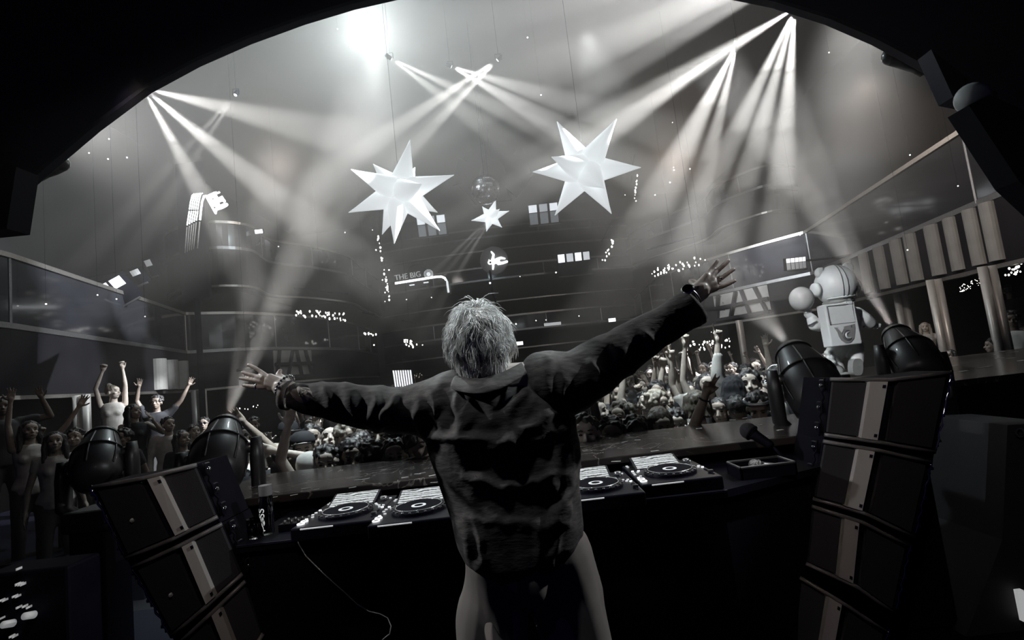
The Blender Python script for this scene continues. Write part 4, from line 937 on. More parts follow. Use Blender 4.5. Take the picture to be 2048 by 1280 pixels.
# rack with little lights in the near corner, and things beside the other stack
p = at(30, 1200, 1.75); r = empty('equipment_rack', (p.x, p.y, 0), 'equipment rack with rows of tiny lights in the near corner below the dancers', 'rack')
b = MB(); b.box((p.x, p.y + .1, p.z * .5 + .04), (.30, .14, p.z + .08), bev=.01); b.build('rack_body', M['black'], r, world=True)
for (x, y, w_, h_) in [(38, 1137, 4, 9), (36, 1168, 4, 10), (41, 1168, 4, 10), (46, 1168, 4, 10), (30, 1192, 4, 8), (36, 1192, 4, 8), (4, 1200, 4, 8), (10, 1200, 4, 8), (38, 1214, 5, 8), (50, 1212, 4, 8), (58, 1214, 4, 8), (4, 1236, 4, 7), (24, 1272, 4, 8), (30, 1272, 4, 8)]:
    q = at(x, y, p.y + .02); b = MB(); b.box(q, (w_ * .0007, .02, h_ * .0008)); b.build('small_light', M['led_faint'], r, world=True)
for (x, y) in [(57, 1231), (15, 1248)]:
    q = at(x, y, p.y + .0); b = MB(); b.lathe([(.012, -.02), (.011, .015), (.001, .017)], 16, look_m(q, (0, -1, .3))); b.build('knob', M['led_faint'], r, smooth=True, world=True)  # knobs glow faintly to paint their glints
p = at(1562, 1090, 2.37); r = empty('socket_box', (p.x, p.y, p.z - .06), 'small socket box with plugs and painted glints on the dark side below the tray', 'socket box')
b = MB(); b.box((p.x, p.y + .02, p.z), (.06, .04, .12)); b.build('box_body', M['black'], r, world=True)
for (x, y, s_, m_) in ((1560, 1076, .016, 'steel'), (1561, 1092, .008, 'led_dim'), (1553, 1107, .008, 'led_dim'), (1568, 1083, .004, 'led'), (1565, 1108, .010, 'steel')):  # some of these balls glow to paint small glints
    q = at(x, y, p.y - .004); b = MB(); b.ball(q, s_ * .6, 10); b.build('plug_glint', M[m_], r, smooth=True, world=True)
P_ = [at(x, y, 2.6) for x, y in ((2015, 850), (2120, 845), (2120, 1500), (1975, 1500), (2005, 1080))]; r = empty('side_cabinet', (P_[0].x, 2.6, 0), 'dim grey cabinet side beyond the loudspeaker stack below the marble bar', 'cabinet')
b = MB(); b.prism([P_[0], P_[1], Vector((P_[2].x, 2.6, 0)), Vector((P_[3].x, 2.6, 0)), P_[4]], (0, .5, 0)); b.build('cabinet_body', M['grille'], r, world=True)
b = MB(); q = at(2040, 865, 2.58); b.tube([q + Vector((.02 * math.cos(t), 0, .02 * math.sin(t))) for t in [k * math.pi / 8 for k in range(17)]], .004, 6, caps=False); b.build('ring_handle', M['steel'], r, world=True)
b = MB(); q = at(2043, 1210, 2.57); b.box(q, (.03, .02, .14)); b.build('bright_edge', M['letter'], r, world=True)  # glowing strip paints the bright edge of the side panel

# ------------------------------------------------------------------ bar counter and statue
Pc = [atz(1835, 752, 1.0), atz(2300, 740, 1.0), atz(2300, 650, 1.0), atz(1868, 738, 1.0)]
Pc = [atz(1850, 757, 1.0), atz(2120, 735, 1.0), Vector((8.0, 6.6, 1.0)), atz(1660, 745, 1.0)]
A_, B_ = atz(1872, 745, 1.0), atz(2060, 738, 1.0)
bar = [Vector((3.1, 4.35, 1.0)), Vector((5.6, 4.35, 1.0)), Vector((8.2, 7.4, 1.0)), Vector((3.1, 6.9, 1.0))]
r = empty('marble_bar', (4.5, 5.5, 0), 'wide marble bar counter with scattered confetti that the statue stands on', 'counter')
b = MB(); b.prism(bar, (0, 0, -0.05)); b.build('countertop', M['marble'], r, world=True)
b = MB(); b.prism([Vector((3.2, 4.5, .95)), Vector((5.5, 4.5, .95)), Vector((7.9, 7.2, .95)), Vector((3.2, 6.7, .95))], (0, 0, -(0.95 - FLZ))); b.build('counter_body', M['black'], r, world=True)
for (x, y) in [(1884, 737), (1892, 733), (1905, 731), (1928, 742), (1977, 733), (2000, 716), (2022, 716), (2028, 704), (2003, 703), (1960, 735), (2042, 721), (1995, 708)]:
    p = atz(x, y, 1.0008); o = pr.copy(); COL.objects.link(o); o.location = p; o.scale = (1.8, 3, 1); o.rotation_euler = (0, 0, rnd.uniform(-.5, .5))
    o['label'] = 'small scrap of pale confetti lying on the wide marble bar'; o['group'] = 'confetti on the marble bar'
YS = 6.0; k_ = YS / F
def SP(x, y, d=0.0): return at(x, y, YS + d)
base = SP(1697, 748); ST = empty('astronaut_statue', (base.x, base.y, 1.0), 'big white toy statue of an astronaut bear seen from behind, holding a balloon', 'statue')
M['white2'] = mat('statue_shell', (0.74, 0.75, 0.75), 0.38, coat=0.3, var=0.03); M['grey_line'] = mat('statue_seam', (0.12, 0.12, 0.125), 0.4); M['sole'] = mat('statue_sole', (0.28, 0.275, 0.27), 0.55)
hc = SP(1671, 571)
b = MB(); b.ball(hc, (38 * k_, 38 * k_, 42 * k_), 26); b.cap(SP(1686, 642), 29 * k_, SP(1694, 675), 24 * k_, 20); b.cap(SP(1676, 610), 22 * k_, SP(1688, 632), 26 * k_, 20)
# arms
b.chain([SP(1665, 632), SP(1640, 650, -.03), SP(1629, 650, -.05), SP(1624, 638, -.05)], [12 * k_, 13.5 * k_, 12 * k_, 10 * k_], 14)
b.chain([SP(1712, 628, -.02), SP(1728, 638, -.05), SP(1739, 646, -.03)], [15 * k_, 14 * k_, 12 * k_], 14)
# legs
b.chain([SP(1680, 690), SP(1670, 708, .1), SP(1668, 722, .15), SP(1676, 738, .1)], [19 * k_, 18 * k_, 15 * k_, 12 * k_], 16)
b.chain([SP(1706, 690), SP(1710, 706, -.02), SP(1713, 722, -.08)], [18 * k_, 16 * k_, 13 * k_], 16)
for i in range(3): b.ball(SP(1657 + i * 3, 705 + i * 10, .02), (9 * k_, 8 * k_, 6 * k_), 12)
me = remeshed(b, 0.012, 5, 'body'); o = link_mesh('body', me, M['white2'], ST); shift(o, ST.location)
def add(b, name, m, smooth=True, parent=ST): return b.build(name, m, parent, smooth, world=True)
for (x, y, d) in ((1641, 546, 0), (1695, 536, 0)):
    b = MB(); b.lathe([(9.5 * k_, -.035), (11.5 * k_, 0), (10 * k_, .03), (5 * k_, .04)], 20, look_m(SP(x, y), Vector((0.1, -1, .1)))); add(b, 'ear', M['white2'])
for (x, y, s_) in ((1632, 580, -1), (1710, 572, 1)):
    b = MB(); b.lathe([(15 * k_, 0), (14 * k_, .035), (9 * k_, .05), (.001, .052)], 24, look_m(SP(x - s_ * 2, y), Vector((s_, -.1, 0)))); add(b, 'ear_cup', M['white2'])
# helmet seams
def arc_on_head(lon0, z0, z1):
    pts = []
    for i in range(15):
        t = z0 + (z1 - z0) * i / 14; a = lon0; pts.append(hc + Vector((math.sin(a) * math.cos(t) * 38.6 * k_, -math.cos(a) * math.cos(t) * 38.6 * k_, math.sin(t) * 42.6 * k_)))
    return pts
for lon in (-.22, .02): b = MB(); b.tube(arc_on_head(lon, -.75, 1.3), .004, 6); add(b, 'helmet_seam', M['grey_line'])
b = MB(); b.tube([hc + Vector((math.sin(a) * .80 * 38 * k_, -math.cos(a) * .80 * 38 * k_, -.62 * 42 * k_)) for a in [-1.2 + i * .2 for i in range(13)]], .012, 8); add(b, 'helmet_rim', M['white2'])
b = MB(); b.tube([hc + Vector((math.sin(a) * .66 * 38 * k_, -math.cos(a) * .66 * 38 * k_, -.80 * 42 * k_)) for a in [i * math.pi / 12 for i in range(25)]], .02, 8); add(b, 'neck_ring', M['sole'])
# backpack: tilted box with a recessed panel and an emblem
Tp, Lp = frame((1663, 694), (1724, 687), YS - .24); Hh = 82 * k_; Ww = Lp
bx = MB(); bx.box((Ww / 2, Hh / 2, -.07), (Ww, Hh, .16), Tp, .012); bp = add(bx, 'backpack', M['white2'], False)
bx = MB(); bx.box((Ww * .5, Hh * .72, .012), (Ww * .80, Hh * .42, .012), Tp, .004); add(bx, 'pack_panel', M['white2'], False, bp)
bx = MB(); bx.box((Ww * .5, Hh * .945, .014), (Ww * .86, .012, .012), Tp, .003); bx.box((Ww * .085, Hh * .72, .014), (.012, Hh * .44, .012), Tp, .003); add(bx, 'panel_groove', M['grey_line'], False, bp)
bx = MB(); bx.box((Ww * .84, Hh * .97, -.05), (Ww * .2, Hh * .10, .14), Tp, .012); add(bx, 'pack_valve', M['white2'], False, bp)
# emblem
em = [(.18, .44), (.30, .43), (.42, .40), (.52, .44), (.66, .45), (.86, .47), (.85, .36), (.80, .24), (.74, .13), (.62, .06), (.46, .05), (.34, .12), (.28, .22), (.26, .32)]
bx = MB(); bx.prism([(u * Ww, v * Hh, .011) for u, v in em], (0, 0, .006), Tp); add(bx, 'emblem', M['emblem'] if 'emblem' in M else mat('emblem_grey', (0.26, 0.25, 0.25), 0.5), False, bp)
bx = MB(); bx.prism([(.27 * Ww, .42 * Hh, .018), (.50 * Ww, .42 * Hh, .018), (.38 * Ww, .30 * Hh, .018)], (0, 0, .003), Tp); add(bx, 'emblem_mark', M['white2'], False, bp)
bx = MB(); bx.box((.74 * Ww, .42 * Hh, .018), (.03 * Ww, .06 * Hh, .005), Tp); add(bx, 'emblem_mark', M['grey_line'], False, bp)
for rad, mm, off_ in ((.155, 'grey_line', 0), (.10, 'white2', .02)):
    bx = MB(); pts = [Vector((.58 * Ww + off_ * Ww + math.cos(a) * rad * Ww, .23 * Hh + math.sin(a) * rad * Ww, .019)) for a in [R(60) + i * R(250) / 16 for i in range(17)]]
    bx.tube(pts, [.004 + .010 * math.sin(math.pi * i / 16) for i in range(17)], 6, T=Tp); add(bx, 'emblem_crescent', M[mm], True, bp)
# cuffs, gloves, boots
b = MB(); b.tube([SP(1616, 651, -.06), SP(1622, 649, -.12), SP(1634, 642, -.13)], .008, 6); add(b, 'cuff_line', M['grey_line'])
b = MB(); b.tube([SP(1726, 655, -.05), SP(1732, 648, -.07), SP(1734, 638, -.05)], .008, 6); add(b, 'cuff_line', M['grey_line'])
b = MB(); b.chain([SP(1622, 634, -.05), SP(1614, 629, -.05)], [8 * k_, 6 * k_], 12)
for (x, y) in ((1607, 622), (1610, 619), (1616, 618), (1622, 620)): b.chain([SP(1616, 630, -.05), SP(x, y, -.08)], [4 * k_, 2.6 * k_], 8)
me = remeshed(b, .008, 2, 'glove'); o = link_mesh('glove', me, M['white2'], ST); shift(o, ST.location)
b = MB(); b.chain([SP(1740, 646, -.03), SP(1748, 649, -.02)], [8 * k_, 7 * k_], 12)
for (x, y) in ((1757, 649), (1756, 653), (1751, 656), (1745, 656)): b.chain([SP(1748, 649, -.02), SP(x + 3, y, -.03)], [4 * k_, 2.6 * k_], 8)
me = remeshed(b, .008, 2, 'glove'); o = link_mesh('glove', me, M['white2'], ST); shift(o, ST.location)
b = MB(); b.chain([SP(1676, 738, .1), SP(1677, 745, -.05)], [10 * k_, 9 * k_], 14); b.box(SP(1677, 749, .02), (20 * k_, .30, .05), bev=.015); add(b, 'boot', M['sole'])
q = MB(); pts = []
for i in range(20):
    a = 2 * math.pi * i / 20; pts.append(SP(1716 + 10.5 * math.copysign(abs(math.cos(a)) ** .6, math.cos(a)), 734 - 17 * math.copysign(abs(math.sin(a)) ** .8, math.sin(a)), -.22))
q.prism(pts, Vector((0, .09, 0))); add(q, 'boot', M['sole'], False)
r = empty('balloon', SP(1603, 598, -.08), 'round pale balloon held up in the glove of the statue', 'balloon')
b = MB(); b.ball((0, 0, 0), (22.5 * k_, 22.5 * k_, 24.5 * k_), 28); b.build('balloon_skin', M['balloon'] if 'balloon' in M else mat('balloon_skin', (0.55, 0.54, 0.53), 0.25, coat=0.6, var=.05), r, smooth=True)
b = MB(); b.lathe([(.022, -.02), (.006, 0), (.012, .012)], 12, Matrix.Translation((.03, 0, -24.5 * k_ - .004))); b.build('knot', M['white2'], r, smooth=True)
spot(at(1795, 664, 3.75), SP(1714, 570), 1900, 14, .8, COOL, .03, 'statue_light')
spot((0.6, 3.2, 3.7), SP(1690, 655), 620, 20, .8, MID, .1, 'statue_light')  # unseen spot added to brighten the statue

# ================================================================== PEOPLE
SK = [mat('skin_a', (0.50, 0.43, 0.38), 0.5), mat('skin_b', (0.34, 0.28, 0.24), 0.5), mat('skin_c', (0.16, 0.125, 0.105), 0.5)]
HR = {'dark': mat('dark_hair', (0.022, 0.019, 0.02), 0.45, bump=.3, scale=60), 'brown': mat('brown_hair', (0.10, 0.085, 0.07), 0.5, bump=.3, scale=60), 'fair': mat('fair_hair', (0.36, 0.32, 0.27), 0.5, bump=.3, scale=60)}
CL = {'black': mat('black_cloth', (0.010, 0.010, 0.014), 0.85), 'white': mat('white_cloth', (0.70, 0.69, 0.67), 0.85), 'grey': mat('grey_cloth', (0.20, 0.19, 0.19), 0.85), 'light': mat('light_cloth', (0.45, 0.43, 0.41), 0.85), 'dark': mat('charcoal_cloth', (0.05, 0.048, 0.052), 0.85)}
def striped():
    m, nt, b_ = nmat('striped_cloth'); tc = nt.nodes.new('ShaderNodeTexCoord'); w_ = nt.nodes.new('ShaderNodeTexWave'); w_.bands_direction = 'Z'; w_.inputs['Scale'].default_value = 7
    nt.links.new(tc.outputs['Object'], w_.inputs['Vector']); cr = nt.nodes.new('ShaderNodeValToRGB'); cr.color_ramp.interpolation = 'CONSTANT'; cr.color_ramp.elements[0].color = (.03, .03, .035, 1); cr.color_ramp.elements[1].position = .6; cr.color_ramp.elements[1].color = (.5, .48, .46, 1)
    nt.links.new(w_.outputs[0], cr.inputs[0]); nt.links.new(cr.outputs[0], b_.inputs['Base Color']); b_.inputs['Roughness'].default_value = .85; return m
CL['striped'] = striped()
M['lip'] = mat('lips', (0.10, 0.055, 0.05), 0.5); M['eye'] = mat('eye', (0.02, 0.02, 0.02), 0.15)
def perp(d, hint):
    h = Vector(hint); v = h - d * h.dot(d); return v.normalized() if v.length > 1e-4 else Vector((1, 0, 0))
def hand(mb, w, d, n, kind='open', s=1.0, thumb=1, fr=0.0078):
    "palm from wrist w along d, back of the hand facing n; thumb=+1/-1 side"
    w, d = Vector(w), Vector(d).normalized(); n = perp(d, n); u = d.cross(n) * thumb          # u: toward the thumb
    c = w + d * .05 * s
    mb.cap(w + u * .0, .026 * s, w + d * .03 * s, .030 * s, 10)
    for k, o in enumerate((.027, .009, -.009, -.026)): mb.cap(w + d * .02 * s + u * o * .6 * s, .0175 * s, w + d * .084 * s + u * o * s, .0115 * s, 10)
    L = (.072, .082, .076, .060)
    for k, o in enumerate((.028, .010, -.009, -.027)):
        root = w + d * .088 * s + u * o * s; sp = u * (o * 7)
        curl = {'open': .18, 'point': .18 if k == 0 else 1.9, 'peace': .12 if k < 2 else 1.9, 'fist': 1.9, 'grip': 1.3, 'spread': .08}[kind]
        if kind == 'spread': sp = u * (o * 12)
        pts = [root]; dd = (d + sp).normalized(); a = 0
        for j, f in enumerate((.45, .30, .25)):
            a += curl * (.55 if j == 0 else .75)
            v = (dd * math.cos(a) - n * math.sin(a)); pts.append(pts[-1] + v * L[k] * f * s)
        mb.chain(pts, [fr * 1.08 * s, fr * s, fr * .95 * s, fr * .82 * s], 8)
    t0 = w + d * .022 * s + u * .026 * s; out = .9 if kind in ('open', 'spread') else .35
    t1 = t0 + (d * .7 + u * out - n * .15).normalized() * .042 * s; t2 = t1 + (d * .95 + u * out * .5 - n * (.15 if kind in ('open', 'spread') else .8)).normalized() * .034 * s
    mb.chain([t0, t1, t2], [.0135 * s, .0112 * s, .0095 * s], 8)
def head_mb(mb, c, fwd, up, s=1.0):
    "skull, jaw, nose, brows, lips, ears; fwd: where the face looks"
    f = Vector(fwd).normalized(); u = perp(f, up); r_ = f.cross(u)
    T = Matrix(((r_.x, f.x, u.x, c[0]), (r_.y, f.y, u.y, c[1]), (r_.z, f.z, u.z, c[2]), (0, 0, 0, 1)))
    def el(p, r, sg=12): mb.ball((p[0] * s, p[1] * s, p[2] * s), tuple(x * s for x in r), sg, T)
    el((0, -.012, .028), (.078, .095, .088), 18); el((0, .022, -.035), (.060, .066, .072), 16); el((0, .050, -.080), (.028, .026, .024)); el((0, .060, .048), (.056, .028, .036))
    for sx in (-1, 1):
        el((sx * .030, .076, .024), (.020, .013, .008), 8); el((sx * .040, .056, -.026), (.022, .026, .020), 10); el((sx * .080, -.008, -.008), (.010, .020, .031), 10)
        el((sx * .029, .070, .002), (.012, .008, .008), 8)
    mb.cap(T @ Vector((0, .082 * s, .008 * s)), .008 * s, T @ Vector((0, .106 * s, -.028 * s)), .0125 * s, 8)
    for sx in (-1, 1): el((sx * .012, .092, -.031), (.008, .008, .007), 8)
    el((0, .083, -.055), (.024, .010, .0075), 8); el((0, .080, -.066), (.021, .010, .0075), 8)
    return T
UPV = Vector((0, 0, 1))
ARM = {   # (elbow, wrist) from the shoulder for the +x arm; -x mirrored; hand direction
    'up': ((.10, -.04, .26), (.07, -.10, .52)), 'up_wide': ((.20, -.04, .20), (.30, -.10, .44)), 'high': ((.04, -.03, .29), (-.02, -.05, .56)), 'forward': ((.06, -.20, .10), (.02, -.40, .26)),
    'bent': ((.16, -.12, -.14), (.06, -.26, .08)), 'down': ((.06, .02, -.29), (.08, -.06, -.54)), 'hip': ((.20, .04, -.20), (.06, -.10, -.32)), 'clap': ((.10, -.16, -.12), (-.08, -.32, .05)), 'bent_up': ((.24, -.08, .03), (.16, -.14, .28)),
    'side': ((.26, -.02, .10), (.48, -.10, .22))}
def person_meshes(P):
    """P: look (yaw of face), tilt, hair, arms (right x+, left x-), hands, sleeve, skirt. Faces -y."""
    rs = random.Random(P.get('seed', 1)); b = MB(); sh = MB(); lean = P.get('lean', 0.0)
    yaw, tilt = R(P.get('yaw', 0)), R(P.get('tilt', 8))
    fem = P.get('fem', False); sw = .155 if fem else .182
    hipc = Vector((0, 0, .93)); ch = Vector((lean * .5, -.01, 1.28)); nk = Vector((lean, -.01, 1.46)); hc = Vector((lean * 1.15, -.035, 1.60))
    fwd = Vector((math.sin(yaw) * math.cos(tilt), -math.cos(yaw) * math.cos(tilt), math.sin(tilt)))
    def tor(mb, g):
        rows = []
        for (z, rx, ry, t) in ((.86, .155, .115, 0), (.95, .165, .12, .1), (1.06, .140 if not fem else .120, .10, .3), (1.18, .155 if not fem else .130, .105, .5), (1.30, .175 if not fem else .150, .115, .7), (1.39, .165 if not fem else .145, .10, .9), (1.44, .10, .075, 1)):
            rows.append([Vector((lean * t + (rx + g) * math.cos(a), (ry + g) * math.sin(a), z)) for a in [2 * math.pi * k / 20 for k in range(20)]])
        mb.grid(rows, close=True); k = len(mb.v); mb.f += [tuple(range(k - 20, k)), tuple(range(k - 140, k - 120))]; mb.mi += [0, 0]
    tor(b, 0); b.cap(nk - Vector((0, 0, .05)), .060, hc - Vector((0, -.01, .08)), .052, 14)
    if fem:
        for sx in (-1, 1): b.ball((lean * .7 + sx * .058, -.078, 1.27), .052, 12)
    T = head_mb(b, hc, fwd, (lean * .8, .1, 1))
    tor(sh, .014)
    if fem and P.get('top') != 'none':
        for sx in (-1, 1): sh.ball((lean * .7 + sx * .055, -.082, 1.275), .060, 12)
    wrists = []
    for sx, key, hk in ((1, P.get('ar', 'down'), P.get('hr', 'open')), (-1, P.get('al', 'down'), P.get('hl', 'open'))):
        S = Vector((lean * .85 + sx * sw, 0, 1.40)); e, w_ = ARM[key]; jit = lambda q: Vector((sx * q[0] + rs.uniform(-.03, .03), q[1] + rs.uniform(-.03, .03), q[2] + rs.uniform(-.02, .02)))
        E, W = S + jit(e), S + jit(w_); k = .80 if fem else 1.0
        b.chain([S + Vector((-sx * .03, 0, -.01)), S, S.lerp(E, .5), E], [.058 * k, .054 * k, .047 * k, .038 * k], 12); b.chain([E, E.lerp(W, .35), W], [.038 * k, .037 * k, .025 * k], 12)
        d = (W - E).normalized(); nrm = Vector((0, 1, 0)) if key in ('up', 'up_wide', 'high', 'forward', 'bent_up', 'side') else Vector((sx, 0, 0))
        hand(b, W, d + Vector((0, -.1, .05)), nrm, hk, 1.0, thumb=-sx if True else sx)
        wrists.append((W, d))
        sl = P.get('sleeve', .5)
        if sl > 0:
            A = S + Vector((-sx * .03, 0, 0))
            if sl <= 1: sh.chain([A, S, S.lerp(E, sl)], [.068 * k, .066 * k, .062 * k], 12)
            else: sh.chain([A, S, E], [.068 * k, .066 * k, .052 * k], 12); sh.chain([E, E.lerp(W, sl - 1)], [.052 * k, .042 * k], 12)
    st = P.get('stride', .03); legs = MB()
    for sx in (-1, 1):
        H_, K_, A_ = Vector((sx * .085, 0, .90)), Vector((sx * .11, -.03 + sx * st, .49)), Vector((sx * .12, .02 + sx * st * 2, .08))
        b.chain([H_, H_.lerp(K_, .5), K_], [.088, .075, .056], 12); b.chain([K_, K_.lerp(A_, .3), A_], [.054, .054, .036], 12); b.cap(A_ + Vector((0, .03, -.03)), .036, A_ + Vector((0, -.13, -.045)), .030, 10)
        legs.chain([H_, H_.lerp(K_, .5), K_], [.105, .092, .074], 12); legs.chain([K_, A_], [.074, .062], 12)
    legs.ball((0, 0, .93), (.172, .128, .10), 14)
    hair = MB(); hk = P.get('hair', 'short')
    def el(p, r, sg=16): hair.ball(p, r, sg, T)
    if hk != 'bald':
        el((0, -.026, .045), (.088, .098, .084), 18)
        if hk == 'curly':
            for i in range(60):
                a, z = rs.uniform(0, 6.28), rs.uniform(-.25, 1); q = math.sqrt(max(0, 1 - z * z)); y = -.028 + .098 * q * math.sin(a)
                if y > .045 and z < .55: continue
                el((.092 * q * math.cos(a), y, .045 + .09 * z), (.026, .026, .024), 8)
        elif hk == 'long':
            el((0, -.07, -.05), (.088, .055, .13)); 
            for sx in (-1, 1): hair.chain([T @ Vector((sx * .075, -.01, .05)), T @ Vector((sx * .092, -.01, -.07)), T @ Vector((sx * .10, 0, -.22))], [.032, .034, .022], 10)
            hair.chain([T @ Vector((0, -.09, 0)), T @ Vector((0, -.10, -.20))], [.07, .055], 12)
        elif hk == 'bob':
            el((0, -.05, -.02), (.100, .08, .09)); 
            for sx in (-1, 1): hair.chain([T @ Vector((sx * .07, -.0, .06)), T @ Vector((sx * .092, .0, -.07))], [.035, .034], 10)
            for i in range(12): hair.chain([T @ Vector((rs.uniform(-.08, .08), -.08, .06)), T @ Vector((rs.uniform(-.09, .09), -.115, -.08))], [.016, .012], 8)
        elif hk == 'short':
            for i in range(26):
                a, z = rs.uniform(0, 6.28), rs.uniform(.1, 1); q = math.sqrt(max(0, 1 - z * z)); el((.085 * q * math.cos(a), -.022 + .092 * q * math.sin(a), .045 + .082 * z), (.020, .020, .018), 8)
        elif hk == 'bun': el((0, -.06, .13), (.045, .045, .042), 12)
        elif hk == 'hood': el((0, -.03, .0), (.100, .108, .14), 16); hair.chain([T @ Vector((0, -.05, -.05)), T @ Vector((0, -.06, -.2))], [.11, .12], 14)
    hv = P.get('vox', .0074)
    out = dict(body=remeshed(b, hv, 1, 'body'), shirt=remeshed(sh, .014, 3, 'shirt'), trousers=remeshed(legs, .02, 3, 'trousers'), T=T, wrists=wrists)
    out['hair'] = remeshed(hair, .0085, 1, 'hair') if hair.v else None
    # folds in the clothes
    sd = P.get('seed', 1)
    if out['hair']: displace(out['hair'], lambda q: .007 * noise.noise(Vector((q.x * 55, q.y * 55, q.z * 13 + sd))) + .004 * noise.noise(Vector((q.x * 110, q.y * 110, q.z * 22))))
    for key in ('shirt', 'trousers'): displace(out[key], lambda q: .010 * noise.noise(Vector((q.x * 9, q.y * 9, q.z * 5 + sd))))
    return out
def person(P, loc, rz, label, skin=0, hair='dark', top='black', legs='dark', scale=1.0, group='people in the crowd', extra=None, proto=None):
    X = proto or person_meshes(P)
    r = empty('person', loc, label, 'person', group, rz); r.scale = (scale,) * 3
    def part(name, key, m):
        me = X[key]
        if me is None: return None
        o = bpy.data.objects.new(name, me); COL.objects.link(o); o.parent = r
        if not me.materials: me.materials.append(m)
        o.material_slots[0].link = 'OBJECT'; o.material_slots[0].material = m; return o
    part('body', 'body', SK[skin]); part('shirt' if P.get('top') != 'dress' else 'dress', 'shirt', CL[top]); part('trousers', 'trousers', CL[legs]); part('hair', 'hair', HR.get(hair) or CL['black'])
    T = X['T']
    if 'eye' not in X:
        e = MB(); e.ball((0, 0, 0), .0085, 8); X['eye'] = e.mesh('eye'); X['eye'].materials.append(M['eye'])
    for sx in (-1, 1):
        o = bpy.data.objects.new('eye', X['eye']); COL.objects.link(o); o.parent = r; o.location = T @ Vector((sx * .030, .0775, .004)); o.scale = (1.6, .9, .75)
    if 'mouth' not in X:
        e = MB(); e.ball((0, .0905, -.060), (.020, .006, .0035 if P.get('seed', 1) % 3 else .008), 10, T); X['mouth'] = e.mesh('mouth'); X['mouth'].materials.append(M['lip'])
        for sx, ky in ((-1, 'browa'), (1, 'browb')):
            e = MB(); e.tube([T @ Vector((sx * .014, .089, .026)), T @ Vector((sx * .030, .089, .031)), T @ Vector((sx * .046, .078, .026))], .0035, 5)
            X[ky] = e.mesh('eyebrow'); X[ky].materials.append(HR['dark'])
    for nm, key in (('mouth', 'mouth'), ('eyebrow', 'browa'), ('eyebrow', 'browb')): o = bpy.data.objects.new(nm, X[key]); COL.objects.link(o); o.parent = r
    for x in (P.get('wear') or []):
        b = MB()
        if x == 'cap':
            b.lathe([(.098, 0), (.099, .03), (.088, .075), (.05, .102), (.001, .108)], 24, T @ Matrix.Translation((0, -.018, .055))); b.box((0, .10, .062), (.13, .09, .008), T, .003); o = b.build('cap', CL[P.get('capc', 'black')], r, smooth=True)
        elif x == 'glasses':
            for sx in (-1, 1): b.ball((sx * .030, .088, .006), (.025, .006, .019), 12, T); b.tube([T @ Vector((sx * .05, .08, .008)), T @ Vector((sx * .085, 0, .008))], .003, 5)
            b.tube([T @ Vector((-.02, .09, .01)), T @ Vector((.02, .09, .01))], .003, 5); b.build('sunglasses', M['gloss_black'], r, smooth=True)
        elif x == 'specs':
            for sx in (-1, 1): b.tube([T @ Vector((sx * .031 + .023 * math.cos(a), .092, .004 + .018 * math.sin(a))) for a in [k * math.pi / 8 for k in range(17)]], .0022, 5, caps=False); b.tube([T @ Vector((sx * .055, .088, .006)), T @ Vector((sx * .085, 0, .008))], .0022, 5)
            b.build('eyeglasses', M['steel'], r, smooth=True)
        elif x == 'headband': b.tube([T @ Vector((.092 * math.cos(a), -.02 + .108 * math.sin(a), .062 + .018 * math.sin(a))) for a in [k * math.pi / 14 for k in range(29)]], .013, 6, caps=False); b.build('headband', CL['striped'], r, smooth=True)
        elif x == 'watch':
            W, d = X['wrists'][0]; W = W - d * .035; u = perp(d, (1, 0, 0)); v = d.cross(u); b.tube([W + (u * math.cos(a) + v * math.sin(a)) * .031 for a in [k * math.pi / 8 for k in range(17)]], .007, 6, caps=False); b.build('wristband', M['gloss_black'], r, smooth=True)
        elif x == 'headphones':
            for sx in (-1, 1): b.ball((sx * .095, -.005, -.005), (.02, .034, .036), 12, T)
            b.tube([T @ Vector((.105 * math.cos(a), -.005, .03 + .115 * math.sin(a))) for a in [k * math.pi / 12 for k in range(13)]], .008, 6); b.build('headphones', M['white'], r, smooth=True)
    return r, X
def put(px, py, P, label, skin=0, hair='dark', top='black', scale=1.0, turn=0, fz=FLZ, Y=None, group='people in the crowd', **kw):
    hz_ = fz + 1.60 * scale
    p = at(px, py, Y) if Y else atz(px, py, hz_)
    if Y: fz = p.z - 1.60 * scale
    rz = -math.atan2(p.x, p.y) + R(turn)
    P = dict(P); P.setdefault('seed', int(px * 7 + py)); P['hair'] = P.get('hair', 'short')
    return person(P, (p.x, p.y, fz), rz, label, skin, hair, top, scale=scale, group=group, **kw)
C_ = 'on the dance floor by the microphone side'
put(1196, 828, dict(yaw=70, tilt=18, hair='long', fem=True, al='up', hl='open', ar='bent'), 'woman in a dark vest gazing up in profile, next to the jacket hem', 0, 'dark', 'dark')
put(1224, 872, dict(wear=['specs'], tilt=2, hair='short'), 'dark-haired man in clear eyeglasses peering just over the marble counter', 1, 'dark', 'dark', 0.97)
put(1243, 836, dict(hair='curly', yaw=-30), 'curly-haired person behind the man with eyeglasses', 1, 'brown', 'black', .98)
put(1272, 868, dict(hair='short', al='up', ar='up_wide', hl='open', hr='peace', sleeve=.3, wear=['watch'], tilt=-15), 'person raising two dark bare forearms with a wristband, head down at the counter', 2, 'dark', 'black', .96)
put(1316, 812, dict(hair='curly', yaw=60, tilt=0), 'person with light curly hair in profile and white shirt', 1, 'fair', 'white')
put(1320, 846, dict(hair='long', fem=True, yaw=20, tilt=-25), 'long-haired woman with head bowed in front of the light curls', 0, 'brown', 'white', .95)
put(1354, 790, dict(hair='short', wear=['cap'], tilt=4, al='forward', hl='grip'), 'man in a dark cap facing the booth behind the dark bob', 2, 'dark', 'dark')
put(1394, 812, dict(hair='bob', fem=True, tilt=0), 'person with glossy dark bob seen from behind in a white top', 0, 'brown', 'white', 1.0, 180)
